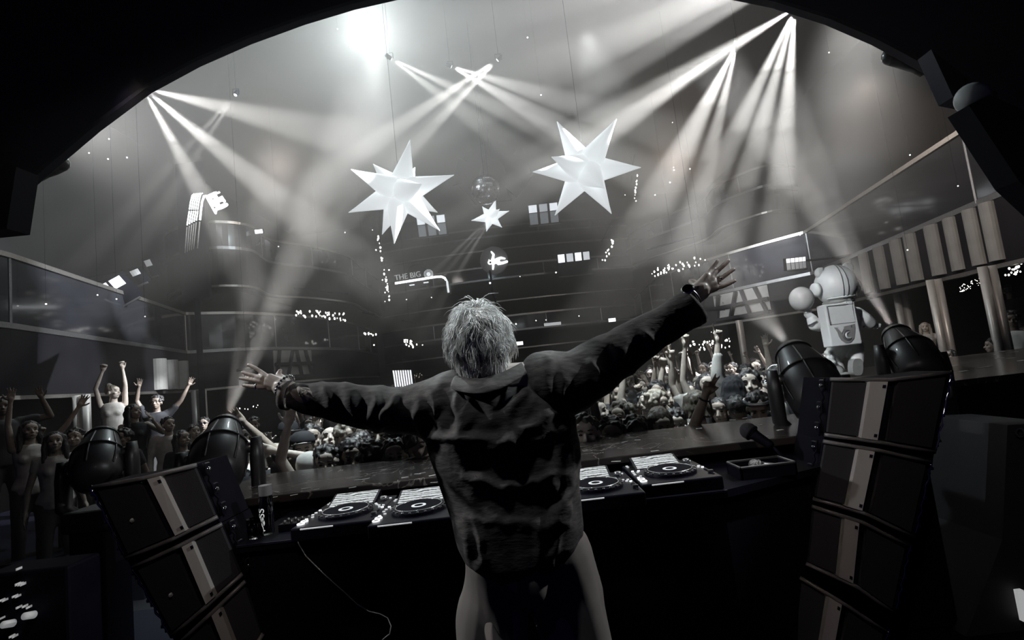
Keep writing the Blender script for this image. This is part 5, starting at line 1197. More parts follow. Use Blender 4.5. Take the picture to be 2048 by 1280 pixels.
put(1441, 822, dict(hair='long', fem=True, tilt=2, yaw=-15), 'smiling dark-haired woman lit dimly beside the hooded figure', 1, 'dark', 'dark', .95)
put(1468, 782, dict(hair='hood'), 'tall black hooded figure seen from behind in the crowd', 2, 'black', 'black', 1.04, 180)
put(1436, 762, dict(hair='short', yaw=55, tilt=12, wear=['headband']), 'man with a pale headband looking toward the statue, face brightly lit', 0, 'brown', 'light', 1.05)
put(1516, 816, dict(hair='short', wear=['headband'], tilt=-22), 'person with a patterned white headband, head lowered near the tray', 1, 'dark', 'black', .97)
put(1521, 765, dict(hair='long', fem=True, ar='clap', al='clap', hr='open', hl='open', tilt=0), 'small woman with hands pressed before her mouth', 0, 'dark', 'light', 1.0)
put(1552, 763, dict(hair='short', wear=['headphones'], yaw=-40), 'man with pale headphones turned aside next to the moving head', 1, 'dark', 'black', 1.05)
put(1202, 782, dict(hair='bald', wear=['glasses'], tilt=5), 'pale-haired man in dark sunglasses half behind the jacket', 0, 'fair', 'dark', 1.04)
put(1238, 790, dict(hair='curly', ar='forward', al='forward', hr='fist', hl='fist'), 'curly-haired person making heart shaped hands beside the sunglasses man', 1, 'dark', 'dark', 1.02)
put(1292, 806, dict(hair='short', al='high', hl='open', wear=['watch'], ar='down', tilt=10), 'person with one white-lit arm stretched straight up, hand bent', 0, 'dark', 'black', .98)
put(1316, 786, dict(hair='short', ar='high', hr='point', tilt=6, sleeve=.3), 'person with a dim arm pointing up behind the white-lit arm', 1, 'dark', 'black', 1.03)
put(1342, 798, dict(hair='bun', fem=True, al='high', hl='grip'), 'woman with hair bun and a bent hand in the air', 1, 'dark', 'dark', .98)
put(1382, 788, dict(hair='short', al='up', hl='fist', yaw=20), 'person lifting a thin bent forearm beside the dark cap', 0, 'dark', 'grey', 1.0)
put(1404, 778, dict(hair='short', al='up', hl='point', wear=['watch'], ar='down', yaw=-20), 'person with fist and watch pointing toward the raised sleeve', 0, 'brown', 'light', 1.03)
put(1417, 772, dict(hair='long', fem=True, al='high', hl='point', tilt=8), 'woman with a slender arm and one finger straight up', 0, 'dark', 'white', 1.06)
put(1500, 770, dict(hair='short', al='high', hl='point', tilt=12, sleeve=1.6), 'person in a long pale sleeve pointing one finger high before the hooded figure', 0, 'dark', 'light', 1.06)
put(1494, 748, dict(hair='short', ar='up', hr='open'), 'dim person farther back below the pointing finger', 1, 'dark', 'dark', 1.04)
put(1464, 738, dict(hair='short', yaw=-40, ar='bent'), 'dim bare-armed person standing high at the rear near the pointing finger', 1, 'dark', 'grey', 1.0, Y=10)
put(1513, 735, dict(hair='long', fem=True, al='side', yaw=40), 'dim woman bending aside on a raised spot at the rear', 0, 'fair', 'light', .95, Y=10.5)
put(1171, 868, dict(hair='short', tilt=5), 'bright white-shirted person squeezed against the jacket edge', 0, 'brown', 'white', 1.0)
put(1180, 800, dict(hair='short', ar='high', hr='open', al='up', sleeve=.4), 'person with two hands up just behind the jacket sleeve', 1, 'dark', 'dark', 1.0)
put(1354, 845, dict(hair='short', al='bent_up', hl='open', tilt=-12), 'person with a hand held flat next to the dark bob', 0, 'dark', 'black', .92)
put(1478, 825, dict(hair='short', tilt=-10), 'person in black bowed right behind the counter near the headband', 2, 'dark', 'black', .95, 180)
# the side by the bottle
put(507, 850, dict(hair='short', tilt=2), 'tall man in a plain dark polo standing behind the others', 1, 'dark', 'dark', 1.0, Y=8.0)
put(487, 871, dict(hair='short', wear=['glasses'], tilt=2, ar='bent'), 'smiling man in sunglasses beside the mover', 0, 'dark', 'white', 1.0)
put(487, 898, dict(hair='short', yaw=40, ar='forward', hr='open', wear=['watch']), 'person in white raising one spread hand near the mover', 0, 'dark', 'white', .98)
put(522, 905, dict(hair='short', wear=['glasses'], yaw=-25), 'man in dark sunglasses looking down near the bottle cap', 0, 'dark', 'black', .97)
put(552, 915, dict(hair='bob', fem=True, yaw=30, tilt=-18), 'person with streaked fair hair, head bowed', 0, 'fair', 'black', .95)
put(606, 902, dict(hair='short', wear=['cap'], tilt=4), 'man in a cap with the brim over his white-lit face', 0, 'brown', 'dark', 1.0)
put(578, 872, dict(hair='short', wear=['cap'], yaw=35, tilt=-4), 'person in a tilted black cap behind the white-lit face', 1, 'dark', 'black', 1.02)
put(661, 880, dict(hair='bald', tilt=30, ar='up', hr='fist'), 'man with head thrown back and bright upturned face', 0, 'dark', 'white', 1.02)
put(697, 876, dict(hair='curly', yaw=30), 'curly-haired person in a striped shirt below the outstretched sleeve', 1, 'brown', 'striped', 1.02)
put(742, 872, dict(hair='long', fem=True, yaw=30, tilt=16, al='side', hl='open'), 'laughing woman in a white top tilting her head', 0, 'brown', 'white', 1.04)
put(764, 872, dict(hair='short', yaw=-20), 'bearded man in white right beside the laughing woman', 0, 'dark', 'white', 1.04)
put(795, 878, dict(hair='curly', yaw=-60), 'person with a big dark head of hair below the sleeve', 1, 'dark', 'striped', 1.04)
put(705, 912, dict(hair='short', tilt=-10), 'dark head before the laughing woman, bowed', 1, 'dark', 'black', .98)
put(744, 922, dict(hair='curly', tilt=0), 'large curly dark head seen from behind at the counter edge', 2, 'dark', 'black', .97, 180)
put(620, 946, dict(hair='bald', wear=['cap'], capc='white', tilt=-28), 'person in a small white cap barely showing above the counter', 0, 'dark', 'black', .93)
put(650, 925, dict(hair='short', al='up', hl='open', sleeve=.3, tilt=-5, ar='down'), 'person in white stretching a thick bare forearm up', 0, 'dark', 'white', .97)
put(590, 925, dict(hair='curly', tilt=-12), 'dark curly head in front of the cap wearer', 2, 'dark', 'black', .95)
put(668, 930, dict(hair='long', fem=True, tilt=-10, yaw=-20), 'dark long-haired person near the thick raised forearm', 1, 'dark', 'black', .95)
put(790, 915, dict(hair='short', ar='bent_up', hr='grip'), 'person lifting a pale hand between curly head and jacket', 1, 'dark', 'dark', .98)
put(845, 893, dict(hair='curly', yaw=20), 'dim curly-haired person half behind the jacket side', 1, 'dark', 'striped', 1.02)
put(822, 905, dict(hair='long', fem=True), 'dim long-haired person next to the jacket side', 1, 'dark', 'black', .98)
put(625, 878, dict(hair='short', al='up_wide', hl='open'), 'person with one thin arm reaching toward the cap wearers', 1, 'dark', 'dark', 1.03)
put(720, 895, dict(hair='long', fem=True, yaw=-30), 'dark-haired woman in the gap under the laughing woman', 1, 'dark', 'dark', 1.0)
# dancers on the raised floor beside the stack
DG = 'dancers on the raised floor'
DZ = 0.0
def dput(px, py, Y, P, label, **kw): return put(px, py, P, label, Y=Y, group=DG, **kw)
dput(221, 786, 8.2, dict(hair='bun', fem=True, yaw=50, tilt=10, al='high', ar='high', hl='fist', hr='grip', sleeve=0, lean=.03), 'woman in a light crop top with both bare arms straight up', skin=0, hair='brown', top='light', legs='black')
dput(268, 824, 7.6, dict(hair='long', fem=True, yaw=45, sleeve=0, ar='bent'), 'woman in a short black dress in front of the man in the pale jacket', skin=1, hair='dark', top='black', legs='dark')
dput(337, 850, 7.8, dict(hair='short', yaw=30, sleeve=1.8), 'man in a pale jacket leaning over beside the column', skin=1, hair='dark', top='light')
dput(313, 806, 9.0, dict(hair='curly', ar='up_wide', al='up', yaw=-20), 'dark figure with one arm thrown up behind the pale jacket', skin=2, hair='dark', top='black')
dput(389, 864, 8.4, dict(hair='short', fem=True, al='bent_up', yaw=20), 'person raising a bent arm by the mover shell', skin=1, hair='dark', top='white')
dput(408, 848, 9.5, dict(hair='short', wear=['glasses'], yaw=-10), 'man in dark glasses peeking over the mover shell', skin=1, hair='dark', top='black')
dput(60, 862, 6.2, dict(hair='long', fem=True, ar='up_wide', al='high', yaw=15, sleeve=0), 'woman in a pale tank top with arms spread upward in the corner', skin=1, hair='dark', top='light')
dput(110, 884, 6.0, dict(hair='long', fem=True, yaw=0, sleeve=.3), 'long-haired woman in a pale top standing still in the corner', skin=1, hair='dark', top='light')
dput(151, 876, 6.6, dict(hair='short', yaw=-20, al='bent_up', hl='grip'), 'dim man in black holding something small and shiny', skin=1, hair='dark', top='black')
dput(6, 815, 6.6, dict(hair='short', ar='bent_up'), 'dim figure cut off by the arch shadow in the corner', skin=2, hair='dark', top='dark')
dput(245, 878, 6.8, dict(hair='curly', fem=True, ar='down', yaw=-30), 'dim crouching person between the crop-top woman and the black dress', skin=2, hair='dark', top='black')
dput(365, 878, 7.0, dict(hair='long', fem=True, yaw=40), 'seated-height person in black below the pale jacket', skin=1, hair='dark', top='black')
q_ = at(221, 786, 8.2); r = empty('bench', (q_.x, q_.y, -0.01), 'dark bench under the woman with both bare arms straight up', 'bench'); b = MB(); h_ = q_.z - 1.6; b.box((0, 0, h_ / 2), (1.4, .5, h_), bev=.02); b.build('bench_body', M['black'], r)
b = MB(); b.box((-7.0, 8.2, -.28), (5.2, 4.6, .54)); structure('floor_dancers', b, M['black'])
# people along the bar
BG = 'people along the marble bar'
put(1985, 692, dict(hair='short', yaw=-70), 'dark profile of a man leaning over the marble bar', 1, 'dark', 'black', 1.0, Y=8.3, group=BG)
put(2024, 640, dict(hair='curly', tilt=0), 'big dark head with a white shirt turned away at the bar', 2, 'dark', 'white', 1.15, Y=8.8, group=BG)
put(1900, 712, dict(hair='long', fem=True, yaw=-30), 'dim face low behind the marble bar next to the mover', 1, 'dark', 'dark', .9, Y=8.8, group=BG)
put(2018, 583, dict(hair='short'), 'dark silhouette standing before the lit glass beyond the bar', 2, 'dark', 'black', 1.0, 180, Y=10.5, group=BG)
put(1850, 655, dict(hair='long', fem=True, ar='bent'), 'hazy person in a pale dress behind the mover beams', 0, 'fair', 'light', .95, Y=11.5, group=BG)
# rows farther back, reusing bodies
protos = [person_meshes(dict(hair=h, ar=a, al=l, hr=k, seed=i * 13 + 5, fem=f, vox=.0095, tilt=5)) for i, (h, a, l, k, f) in enumerate([('short', 'down', 'down', 'open', False), ('long', 'up', 'down', 'open', True), ('curly', 'down', 'up_wide', 'fist', False), ('bob', 'bent', 'bent', 'open', True), ('short', 'high', 'up', 'point', False), ('short', 'bent_up', 'down', 'grip', False)])]
taken = [(o.location.x, o.location.y) for o in bpy.data.objects if o.name.startswith('person') and o.parent is None]
rr = random.Random(11); n = 0; tries = 0
HN = ['short hair', 'long hair', 'curls', 'a bob', 'cropped hair', 'tousled hair']; AN = ['arms down', 'one palm raised', 'fist thrown out', 'arms bent', 'both hands high', 'one hand lifted']
NEAR = ['between the bottle side rows', 'in the packed middle', 'toward the statue side']
while n < 46 and tries < 4000:
    tries += 1; Yp = rr.uniform(4.6, 13); side_ = rr.random()
    x0, x1 = (-3.6, -0.2) if side_ < .45 else (0.9, 4.6)
    Xp = rr.uniform(x0, x1) * (Yp / 7.0) ** .8
    if abs(Xp) > 7 or (Xp > 2.4 and Yp < 7.5) or any((Xp - a) ** 2 + (Yp - c) ** 2 < .34 for a, c in taken): continue
    taken.append((Xp, Yp)); k = rr.randrange(len(protos)); n += 1
    P = dict(hair='x'); tp = rr.choice(['black', 'dark', 'grey', 'black', 'light', 'dark']); tops = ['black', 'dark', 'grey', 'black', 'light', 'dark']
    person(P, (Xp, Yp, FLZ), -math.atan2(Xp, Yp) + rr.uniform(-.5, .5), 'clubgoer with %s and %s top, %s, %s' % (HN[k], tp, AN[k], ('bottle side' if Xp < 0 else 'microphone side') + (', near rows' if Yp < 7.5 else ', middle rows' if Yp < 10 else ', rear rows')), rr.choice([0, 1, 1, 2]), rr.choice(['dark', 'dark', 'brown']), tp, scale=rr.uniform(.93, 1.04), group='rows deep in the crowd', proto=protos[k])

# ================================================================== THE PERFORMER
def jean():
    m, nt, b_ = nmat('faded_denim'); tc = nt.nodes.new('ShaderNodeTexCoord'); n = nt.nodes.new('ShaderNodeTexNoise'); n.inputs['Scale'].default_value = 9; n.inputs['Detail'].default_value = 6
    mp = nt.nodes.new('ShaderNodeMapping'); mp.inputs['Scale'].default_value = (8, 8, 22); n2 = nt.nodes.new('ShaderNodeTexNoise'); n2.inputs['Scale'].default_value = 4
    nt.links.new(tc.outputs['Object'], n.inputs['Vector']); nt.links.new(tc.outputs['Object'], mp.inputs[0]); nt.links.new(mp.outputs[0], n2.inputs['Vector'])
    mu = nt.nodes.new('ShaderNodeMath'); mu.operation = 'MULTIPLY'; nt.links.new(n.outputs[0], mu.inputs[0]); nt.links.new(n2.outputs[0], mu.inputs[1])
    cr = nt.nodes.new('ShaderNodeValToRGB'); cr.color_ramp.elements[0].position = .12; cr.color_ramp.elements[0].color = (.075, .068, .068, 1); cr.color_ramp.elements[1].position = .5; cr.color_ramp.elements[1].color = (.17, .155, .145, 1)
    nt.links.new(mu.outputs[0], cr.inputs[0]); nt.links.new(cr.outputs[0], b_.inputs['Base Color']); b_.inputs['Roughness'].default_value = .8; b_.inputs['Specular IOR Level'].default_value = .25
    bp = nt.nodes.new('ShaderNodeBump'); bp.inputs['Strength'].default_value = .5; bp.inputs['Distance'].default_value = .004; nt.links.new(n2.outputs[0], bp.inputs['Height']); nt.links.new(bp.outputs[0], b_.inputs['Normal']); return m
M['denim'] = jean(); M['trouser'] = mat('tan_trousers', (0.22, 0.195, 0.18), .85, scale=6)
M['djskin'] = mat('performer_skin', (0.52, 0.46, 0.42), .42); M['blond'] = mat('bleached_hair', (0.86, 0.84, 0.80), .45, var=.25, scale=40)
YD = 1.67
def D(x, y, d=0.0): return at(x, y, YD + d)
DJ = empty('person', (D(1040, 1100).x, YD, 0), 'performer with bleached hair seen from behind, arms spread wide, in a faded denim overshirt', 'person')
# --- body
b = MB()
hc = D(960, 682, .0); fwd = Vector((-.05, 1, .22)); hT = head_mb(b, hc, fwd, (0, -.2, 1), 1.02)
b.cap(D(968, 768, .0), .062, hc - Vector((0, .0, .06)), .056, 16)
b.chain([D(975, 800), D(1010, 900, .02), D(1035, 1020, .03), D(1045, 1110, .03)], [.12, .15, .145, .15], 18)
SL, EL, WL = D(895, 812), D(735, 815, .03), D(588, 788, .05)
SRr, ER, WR = D(1120, 765), D(1255, 700, .04), D(1376, 604, .06)
b.cap(D(975, 800), .10, SL, .075, 14); b.cap(D(990, 790), .10, SRr, .075, 14)
b.chain([SL, SL.lerp(EL, .5), EL], [.062, .056, .044], 14); b.chain([EL, EL.lerp(WL, .35), WL], [.044, .042, .028], 14)
b.chain([SRr, SRr.lerp(ER, .5), ER], [.062, .056, .044], 14); b.chain([ER, ER.lerp(WR, .35), WR], [.044, .042, .028], 14)
def fingers(tips, n, rad):
    for pts in tips: b.chain(pts, [rad * 1.15, rad, rad * .95, rad * .8][:len(pts)], 10)
HL = lambda x, y, d=0: D(470 + x / 8.0, 700 + y / 8.0, .06 + d)       # enlarged view of this hand
b.cap(HL(880, 640), .030, HL(760, 600), .033, 12)
for (x, y) in ((560, 430), (520, 480), (510, 545), (560, 610)): b.cap(HL(760, 575), .027, HL(x, y), .0125, 10)
fingers([[HL(510, 420), HL(410, 345, .01), HL(310, 280, .015), HL(215, 235, .02)], [HL(440, 450), HL(320, 415, .01), HL(210, 385, .015), HL(115, 355, .02)],
         [HL(430, 510), HL(300, 490, .005), HL(190, 470, .01), HL(80, 450, .015)], [HL(470, 590), HL(350, 590, 0), HL(240, 580, .005), HL(135, 565, .01)]], None, .0074)
b.chain([HL(830, 510, .02), HL(740, 440, .035), HL(690, 400, .04), HL(722, 335, .045)], [.016, .012, .010, .008], 10)
HR_ = lambda x, y, d=0: D(1350 + x / 7.11, 490 + y / 7.11, .07 + d)
b.cap(HR_(230, 760), .031, HR_(360, 650), .034, 12)
for (x, y) in ((450, 445), (515, 480), (560, 545), (570, 610)): b.cap(HR_(340, 640), .029, HR_(x, y), .0135, 10)
fingers([[HR_(445, 440), HR_(500, 360, .012), HR_(555, 290, .018), HR_(605, 228, .022)], [HR_(520, 450), HR_(600, 370, .01), HR_(690, 290, .015), HR_(762, 222, .02)],
         [HR_(560, 530), HR_(650, 480, .005), HR_(740, 410, .01), HR_(835, 345, .015)], [HR_(560, 610), HR_(660, 590, 0), HR_(750, 555, .005), HR_(850, 510, .01)]], None, .0086)
b.chain([HR_(300, 640, .02), HR_(290, 570, .035), HR_(275, 535, .04), HR_(225, 515, .05)], [.018, .014, .0115, .0095], 10)
LH, RH = D(1000, 1150, .02), D(1100, 1140, .02)
for (h_, kx, ax, s_) in ((LH, 985, -.02, -1), (RH, 1150, .02, 1)):
    K = Vector((D(kx, 1240).x, YD - .04, .50)); A = Vector((K.x + ax, YD + .06, .07)); b.chain([h_, h_.lerp(K, .5), K], [.10, .085, .062], 14); b.chain([K, K.lerp(A, .3), A], [.06, .058, .038], 14); b.cap(A + Vector((0, -.03, -.03)), .04, A + Vector((0, .14, -.035)), .034, 12)
me = remeshed(b, .0034, 3, 'body'); o = link_mesh('body', me, M['djskin'], DJ); shift(o, DJ.location)

# --- denim overshirt: silhouette rows (left x, right x, y, half depth)
rows_px = [(918, 1035, 748, .085), (885, 1075, 764, .11), (868, 1108, 790, .135), (858, 1136, 820, .15), (852, 1150, 850, .155), (856, 1157, 885, .158), (866, 1161, 920, .158), (878, 1162, 955, .158), (888, 1163, 990, .158), (898, 1165, 1025, .16), (908, 1167, 1055, .165), (916, 1163, 1082, .165), (930, 1146, 1110, .16), (962, 1112, 1136, .14)]
b = MB(); G = []
for i, (xl, xr, y, dp) in enumerate(rows_px):
    sl = -0.06 if i < 12 else 0
    A, B = D(xl, y + 8), D(xr, y - 8); c = (A + B) / 2; u = (B - A); w_ = u.length / 2; u.normalize(); row = []
    for k in range(64):
        a = 2 * math.pi * k / 64; ca, sa = math.cos(a), math.sin(a)
        e = .82; row.append(c + u * (w_ * math.copysign(abs(ca) ** e, ca)) + Vector((0, 1, 0)) * (dp * math.copysign(abs(sa) ** e, sa) + .02))
    G.append(row)
b.grid(G, close=True); k = len(b.v); b.f += [tuple(range(k - 64, k)), tuple(range(k - 64 * len(G), k - 64 * (len(G) - 1)))]; b.mi += [0, 0]
for j in range(3): pass
sleeveL = [((905, 800), .10), ((860, 815), .095), ((800, 820), .078), ((730, 815), .071), ((660, 802), .062), ((610, 795), .052), ((575, 790), .044)]
sleeveR = [((1095, 765), .105), ((1145, 765), .10), ((1190, 735), .088), ((1245, 700), .080), ((1300, 665), .068), ((1350, 636), .062), ((1384, 616), .058)]
b.chain([D(p[0], p[1], .015 * i) for i, (p, r_) in enumerate(sleeveL[:-1])], [r_ for p, r_ in sleeveL[:-1]], 20); b.tube([D(*sleeveL[-2][0], .07), D(*sleeveL[-1][0], .06)], [.052, .046], 20)
b.chain([D(p[0], p[1], .012 * i) for i, (p, r_) in enumerate(sleeveR[:-1])], [r_ for p, r_ in sleeveR[:-1]], 20); b.tube([D(*sleeveR[-2][0], .06), D(*sleeveR[-1][0], .07)], [.062, .067], 20)
b.cap(D(1078, 742), .045, D(1120, 745), .06, 16); b.cap(D(1062, 722 + 12), .030, D(1090, 748), .05, 16)
me = remeshed(b, .0062, 5, 'jacket')
# cloth folds pushed along the normal: ridges that radiate from the armpits, a yoke flap, horizontal slack folds, vertical hem pleats
def ridge(p, a, c, wdt, amp):
    pa, d = Vector(p) - a, c - a; t = max(0, min(1, pa.dot(d) / d.length_squared)); q = (pa - d * t).length
    return amp * math.exp(-(q / wdt) ** 2) * (math.sin(math.pi * (0.08 + .84 * t)) ** .5)
back = -.17
RG = [((850, 872), (1010, 892), .016, .022), ((1000, 892), (1030, 866), .016, .020), ((1030, 868), (1130, 820), .018, .024), ((1040, 890), (1140, 850), .014, .014), ((1020, 866), (1040, 895), .010, .012),
      ((905, 790), (925, 860), .013, .018), ((940, 800), (930, 870), .012, .014), ((980, 780), (1000, 860), .020, .010), ((1040, 790), (1010, 860), .013, .014), ((1100, 730), (1090, 820), .016, .022), ((1130, 740), (1120, 810), .013, .018), ((1075, 735), (1070, 800), .012, .014),
      ((860, 780), (880, 850), .014, .018), ((830, 790), (840, 850), .012, .016), ((790, 790), (760, 850), .013, .018), ((760, 780), (740, 840), .011, .014), ((700, 780), (710, 840), .012, .014), ((650, 775), (670, 830), .010, .010), ((1180, 720), (1210, 780), .012, .014), ((1230, 690), (1260, 740), .012, .012), ((1290, 660), (1310, 700), .011, .010),
      ((935, 950), (1010, 975), .010, .013), ((1010, 975), (1110, 955), .010, .013), ((940, 1040), (1100, 1050), .014, .008), ((1120, 880), (1100, 980), .012, .014), ((1140, 900), (1120, 1040), .012, .016), ((1150, 960), (1100, 1060), .012, .014),
      ((925, 1050), (940, 1120), .010, .010), ((950, 1040), (965, 1130), .010, .012), ((1085, 1040), (1075, 1130), .010, .012), ((1120, 1040), (1105, 1115), .010, .012)]
def fold(p):
    n_ = noise.noise(Vector((p.x * 7, p.y * 7, p.z * 11))) * .007 + noise.noise(Vector((p.x * 22, p.y * 20, p.z * 13))) * .004
    if p.z < 1.0: n_ += .005 * math.sin(p.x * 95 + 3 * noise.noise(p * 6)) * min(1, (1.0 - p.z) * 6)
    if p.y > YD + .06: return n_
    x, y = proj(p); s_ = 0; x += 16 * noise.noise(Vector((x * .03, y * .03, 1.7))); y += 16 * noise.noise(Vector((x * .03, y * .03, 7.1)))
    for (x0, y0), (x1, y1), w_, am in RG:                # each fold runs between two points of the cloth
        dx, dy = x1 - x0, y1 - y0; t = max(0.0, min(1.0, ((x - x0) * dx + (y - y0) * dy) / (dx * dx + dy * dy)))
        q2 = ((x - x0 - dx * t) ** 2 + (y - y0 - dy * t) ** 2) / (w_ * 900) ** 2
        if q2 < 7: s_ += am * 1.0 * math.exp(-q2) * (math.sin(math.pi * (0.08 + .84 * t)) ** .5)
    return s_ + n_
displace(me, fold)
o = link_mesh('denim_overshirt', me, M['denim'], DJ); shift(o, DJ.location); JK = o
# collar: fold-over band with drooping points
b = MB(); rows = [[], [], [], []]
for i in range(21):
    t = i / 20; x = 905 + (1048 - 905) * t; arc = math.sin(math.pi * t)
    top = D(x + 6 * (1 - 2 * t), 752 - 26 * t ** 1.3 + 12 * arc - 6, -.055 - .045 * arc); bot = D(x - 8 * (1 - 2 * t), 778 - 30 * t ** 1.2 + 20 * arc, -.085 - .075 * arc)
    rows[0].append(top + Vector((0, .03, -.02))); rows[1].append(top); rows[2].append(top.lerp(bot, .55) + Vector((0, -.010, .004))); rows[3].append(bot)
b.grid(rows); me = b.mesh('collar'); o = link_mesh('collar', me, M['denim'], JK); shift(o, DJ.location)
so = o.modifiers.new('s', 'SOLIDIFY'); so.thickness = .006; ss = o.modifiers.new('u', 'SUBSURF'); ss.levels = ss.render_levels = 2
o.data.polygons.foreach_set('use_smooth', [True] * len(o.data.polygons))
# cuffs, hem stitching
b = MB(); b.tube([D(566, 789, .06), D(580, 791, .06)], [.049, .051], 24, caps=False); o = b.build('cuff', M['denim'], JK, smooth=True); shift(o, DJ.location); o.modifiers.new('s', 'SOLIDIFY').thickness = .005
b = MB(); b.tube([D(1376, 622, .07), D(1388, 613, .07)], [.066, .068], 24, caps=False); o = b.build('cuff', M['denim'], JK, smooth=True); shift(o, DJ.location); o.modifiers.new('s', 'SOLIDIFY').thickness = .005
b = MB(); b.chain([D(597, 776, -.01), D(603, 790, -.03), D(612, 784, -.02)], [.006, .007, .005], 8); o = b.build('button_tab', M['trouser'], JK, smooth=True); shift(o, DJ.location)
# trousers
b = MB(); b.ball(D(1045, 1130, .02), (.185, .145, .14), 20)
for (pts, rs_) in (([D(1000, 1130, .02), D(990, 1200, .01), D(985, 1290, .0)], [.125, .112, .100]), ([D(1105, 1120, .02), D(1135, 1195, .01), D(1158, 1290, .0)], [.125, .115, .10])):
    end = pts[-1]; b.chain(pts + [Vector((end.x + (.03 if end.x > .1 else -.03), YD - .02, .45)), Vector((end.x + (.05 if end.x > .1 else -.05), YD + .03, .05))], rs_ + [.095, .105], 18)
me = remeshed(b, .009, 4, 'trousers')
displace(me, lambda p: .018 * noise.noise(Vector((p.x * 10, p.y * 8, p.z * 3.2))) + .009 * math.sin(p.x * 46 + p.z * 10 + 2 * noise.noise(p * 4)))
o = link_mesh('trousers', me, M['trouser'], DJ); shift(o, DJ.location)
for s_ in (-1, 1):
    x_ = D(985 if s_ < 0 else 1158, 1290).x + s_ * .05; b = MB(); b.chain([Vector((x_, YD - .04, .045)), Vector((x_, YD + .08, .05)), Vector((x_ + s_ * .01, YD + .17, .035))], [.045, .045, .036], 14); b.box((x_, YD + .06, .012), (.09, .29, .024), bev=.01); o = b.build('shoe', M['white'], DJ, smooth=True); shift(o, DJ.location)
# jewellery
b = MB(); W = D(570, 772, .055); ax = (HL(760, 600) - WL).normalized(); u = perp(ax, (0, 0, 1)); v_ = ax.cross(u)
for i in range(20): a = 2 * math.pi * i / 20; b.ball(W - ax * .0 + (u * math.cos(a) + v_ * math.sin(a)) * .037, .0058, 8)
o = b.build('bead_bracelet', M['chrome'], DJ, smooth=True); shift(o, DJ.location)
W = D(1381, 585 + 8, .065); ax = (HR_(360, 650) - WR).normalized(); u = perp(ax, (0, 0, 1)); v_ = ax.cross(u)
b = MB(); b.tube([W + (u * math.cos(a) + v_ * math.sin(a)) * .036 for a in [k * math.pi / 12 for k in range(25)]], .006, 8, caps=False); o = b.build('watch_strap', M['steel'], DJ, smooth=True); shift(o, DJ.location)
b = MB(); b.lathe([(.021, 0), (.022, .006), (.018, .010), (.001, .0105)], 24, look_m(W + (u * .75 - Vector((0, .65, 0))).normalized() * .034, (u * .75 - Vector((0, .65, 0))))); q = b.build('watch_case', M['chrome'], DJ, smooth=False); shift(q, DJ.location)
for (pp, dd) in (((345, 578), (1, 0)), ((352, 588), (1, 0))):
    b = MB(); c0, c1 = HL(*pp), HL(pp[0] + 40, pp[1] + 5); a_ = (c1 - c0).normalized(); u = perp(a_, (0, 0, 1)); v_ = a_.cross(u); b.tube([c0 + (u * math.cos(t) + v_ * math.sin(t)) * .0085 for t in [k * math.pi / 8 for k in range(17)]], .0022, 6, caps=False); o = b.build('finger_ring', M['chrome'], DJ, smooth=True); shift(o, DJ.location)
for c0, c1 in ((HR_(495, 400, .012), HR_(520, 370, .012)), (HR_(640, 480, .006), HR_(670, 462, .006))):
    b = MB(); a_ = (c1 - c0).normalized(); u = perp(a_, (0, 0, 1)); v_ = a_.cross(u); b.tube([c0 + (u * math.cos(t) + v_ * math.sin(t)) * .0098 for t in [k * math.pi / 8 for k in range(17)]], .0024, 6, caps=False); o = b.build('finger_ring', M['chrome'], DJ, smooth=True); shift(o, DJ.location)
hT = hT @ Matrix.Translation((0, 0, -.006)) @ Matrix.Scale(.93, 4)
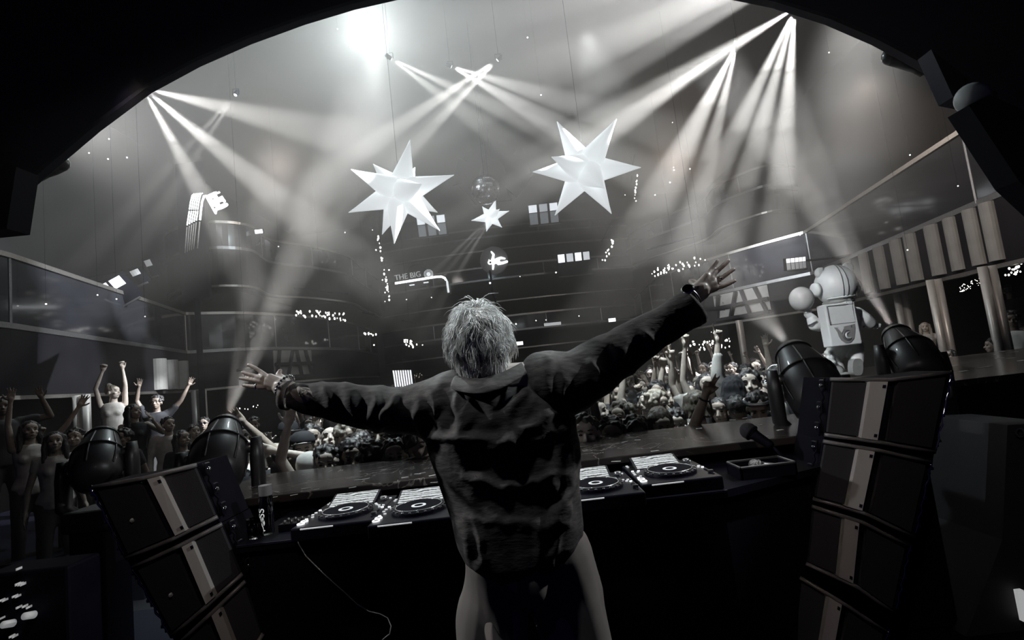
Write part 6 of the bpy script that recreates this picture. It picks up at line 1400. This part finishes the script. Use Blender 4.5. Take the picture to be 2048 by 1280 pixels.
# hair: a full wavy mop with locks falling to the collar
rh = random.Random(3); b = MB(); b.ball((0, -.028, .030), (.092, .104, .098), 24, hT); b.ball((0, -.045, -.03), (.082, .078, .10), 20, hT)
crown = Vector((-.0, -.045, .125))
for i in range(9000):
    a = rh.uniform(0, 2 * math.pi); el_ = rh.uniform(-.35, 1.0)
    q = math.sqrt(max(0, 1 - el_ * el_)); root = Vector((.092 * q * math.cos(a), -.030 + .104 * q * math.sin(a), .032 + .098 * el_))
    if root.y > .050 and root.z < .06: continue
    out = Vector((root.x / .092, (root.y + .03) / .104, (root.z - .03) / .098)).normalized()
    down = Vector((0, 0, -1)); flow = (root - crown); flow = (flow - out * flow.dot(out)); flow = (flow.normalized() if flow.length > .01 else Vector((rh.uniform(-1, 1), rh.uniform(-1, 1), 0)))
    nv = noise.noise_vector(root * 26); nw = noise.noise_vector(root * 26 + Vector((9, 4, 7)))
    flow = (flow + down * .45 + nv * 1.5 + Vector((rh.uniform(-.2, .2), rh.uniform(-.2, .2), rh.uniform(-.2, .15)))).normalized()
    L = rh.uniform(.05, .095); p = root + out * (.008 * nw.y + rh.uniform(-.004, .008)); pts = [p]; wv = nw.x * 9 + rh.uniform(-.4, .4); sd = flow.cross(out)
    for j in range(1, 6):
        t = j / 5; p = p + flow * (L / 5) + out * (.006 * (1 - t) - .003 * t) + sd * (.009 * math.sin(wv + t * 6.5)) + out * (.004 * math.cos(wv * 2 + t * 7)); flow = (flow + down * .16 - out * .05).normalized(); pts.append(p)
    r0 = rh.uniform(.0006, .0014); b.tube([hT @ x for x in pts], [r0 * .8, r0, r0, r0 * .85, r0 * .6, r0 * .15], 5)
for i in range(620):      # longer locks over the neck and sides
    a = rh.uniform(math.pi * 1.02, math.pi * 1.98); root = Vector((.088 * math.cos(a), -.03 + .10 * math.sin(a), rh.uniform(-.06, -.01))); out = Vector((math.cos(a), math.sin(a), 0)); pts = [root]; p = root; L = rh.uniform(.07, .115) * (1.0 if abs(math.cos(a)) > .35 else .75)
    for j in range(1, 6): p = p + Vector((0, 0, -L / 5)) + out * (.004 - .0042 * j * .5) + Vector((rh.uniform(-.003, .003), rh.uniform(-.003, .003), 0)); pts.append(p)
    r0 = rh.uniform(.0009, .002); b.tube([hT @ x for x in pts], [r0, r0, r0, r0 * .85, r0 * .55, r0 * .12], 5)
me = b.mesh('hair'); o = link_mesh('hair', me, M['blond'], DJ); shift(o, DJ.location); me.polygons.foreach_set('use_smooth', [True] * len(me.polygons))

if TS is not None: bpy.data.scenes.remove(TS)
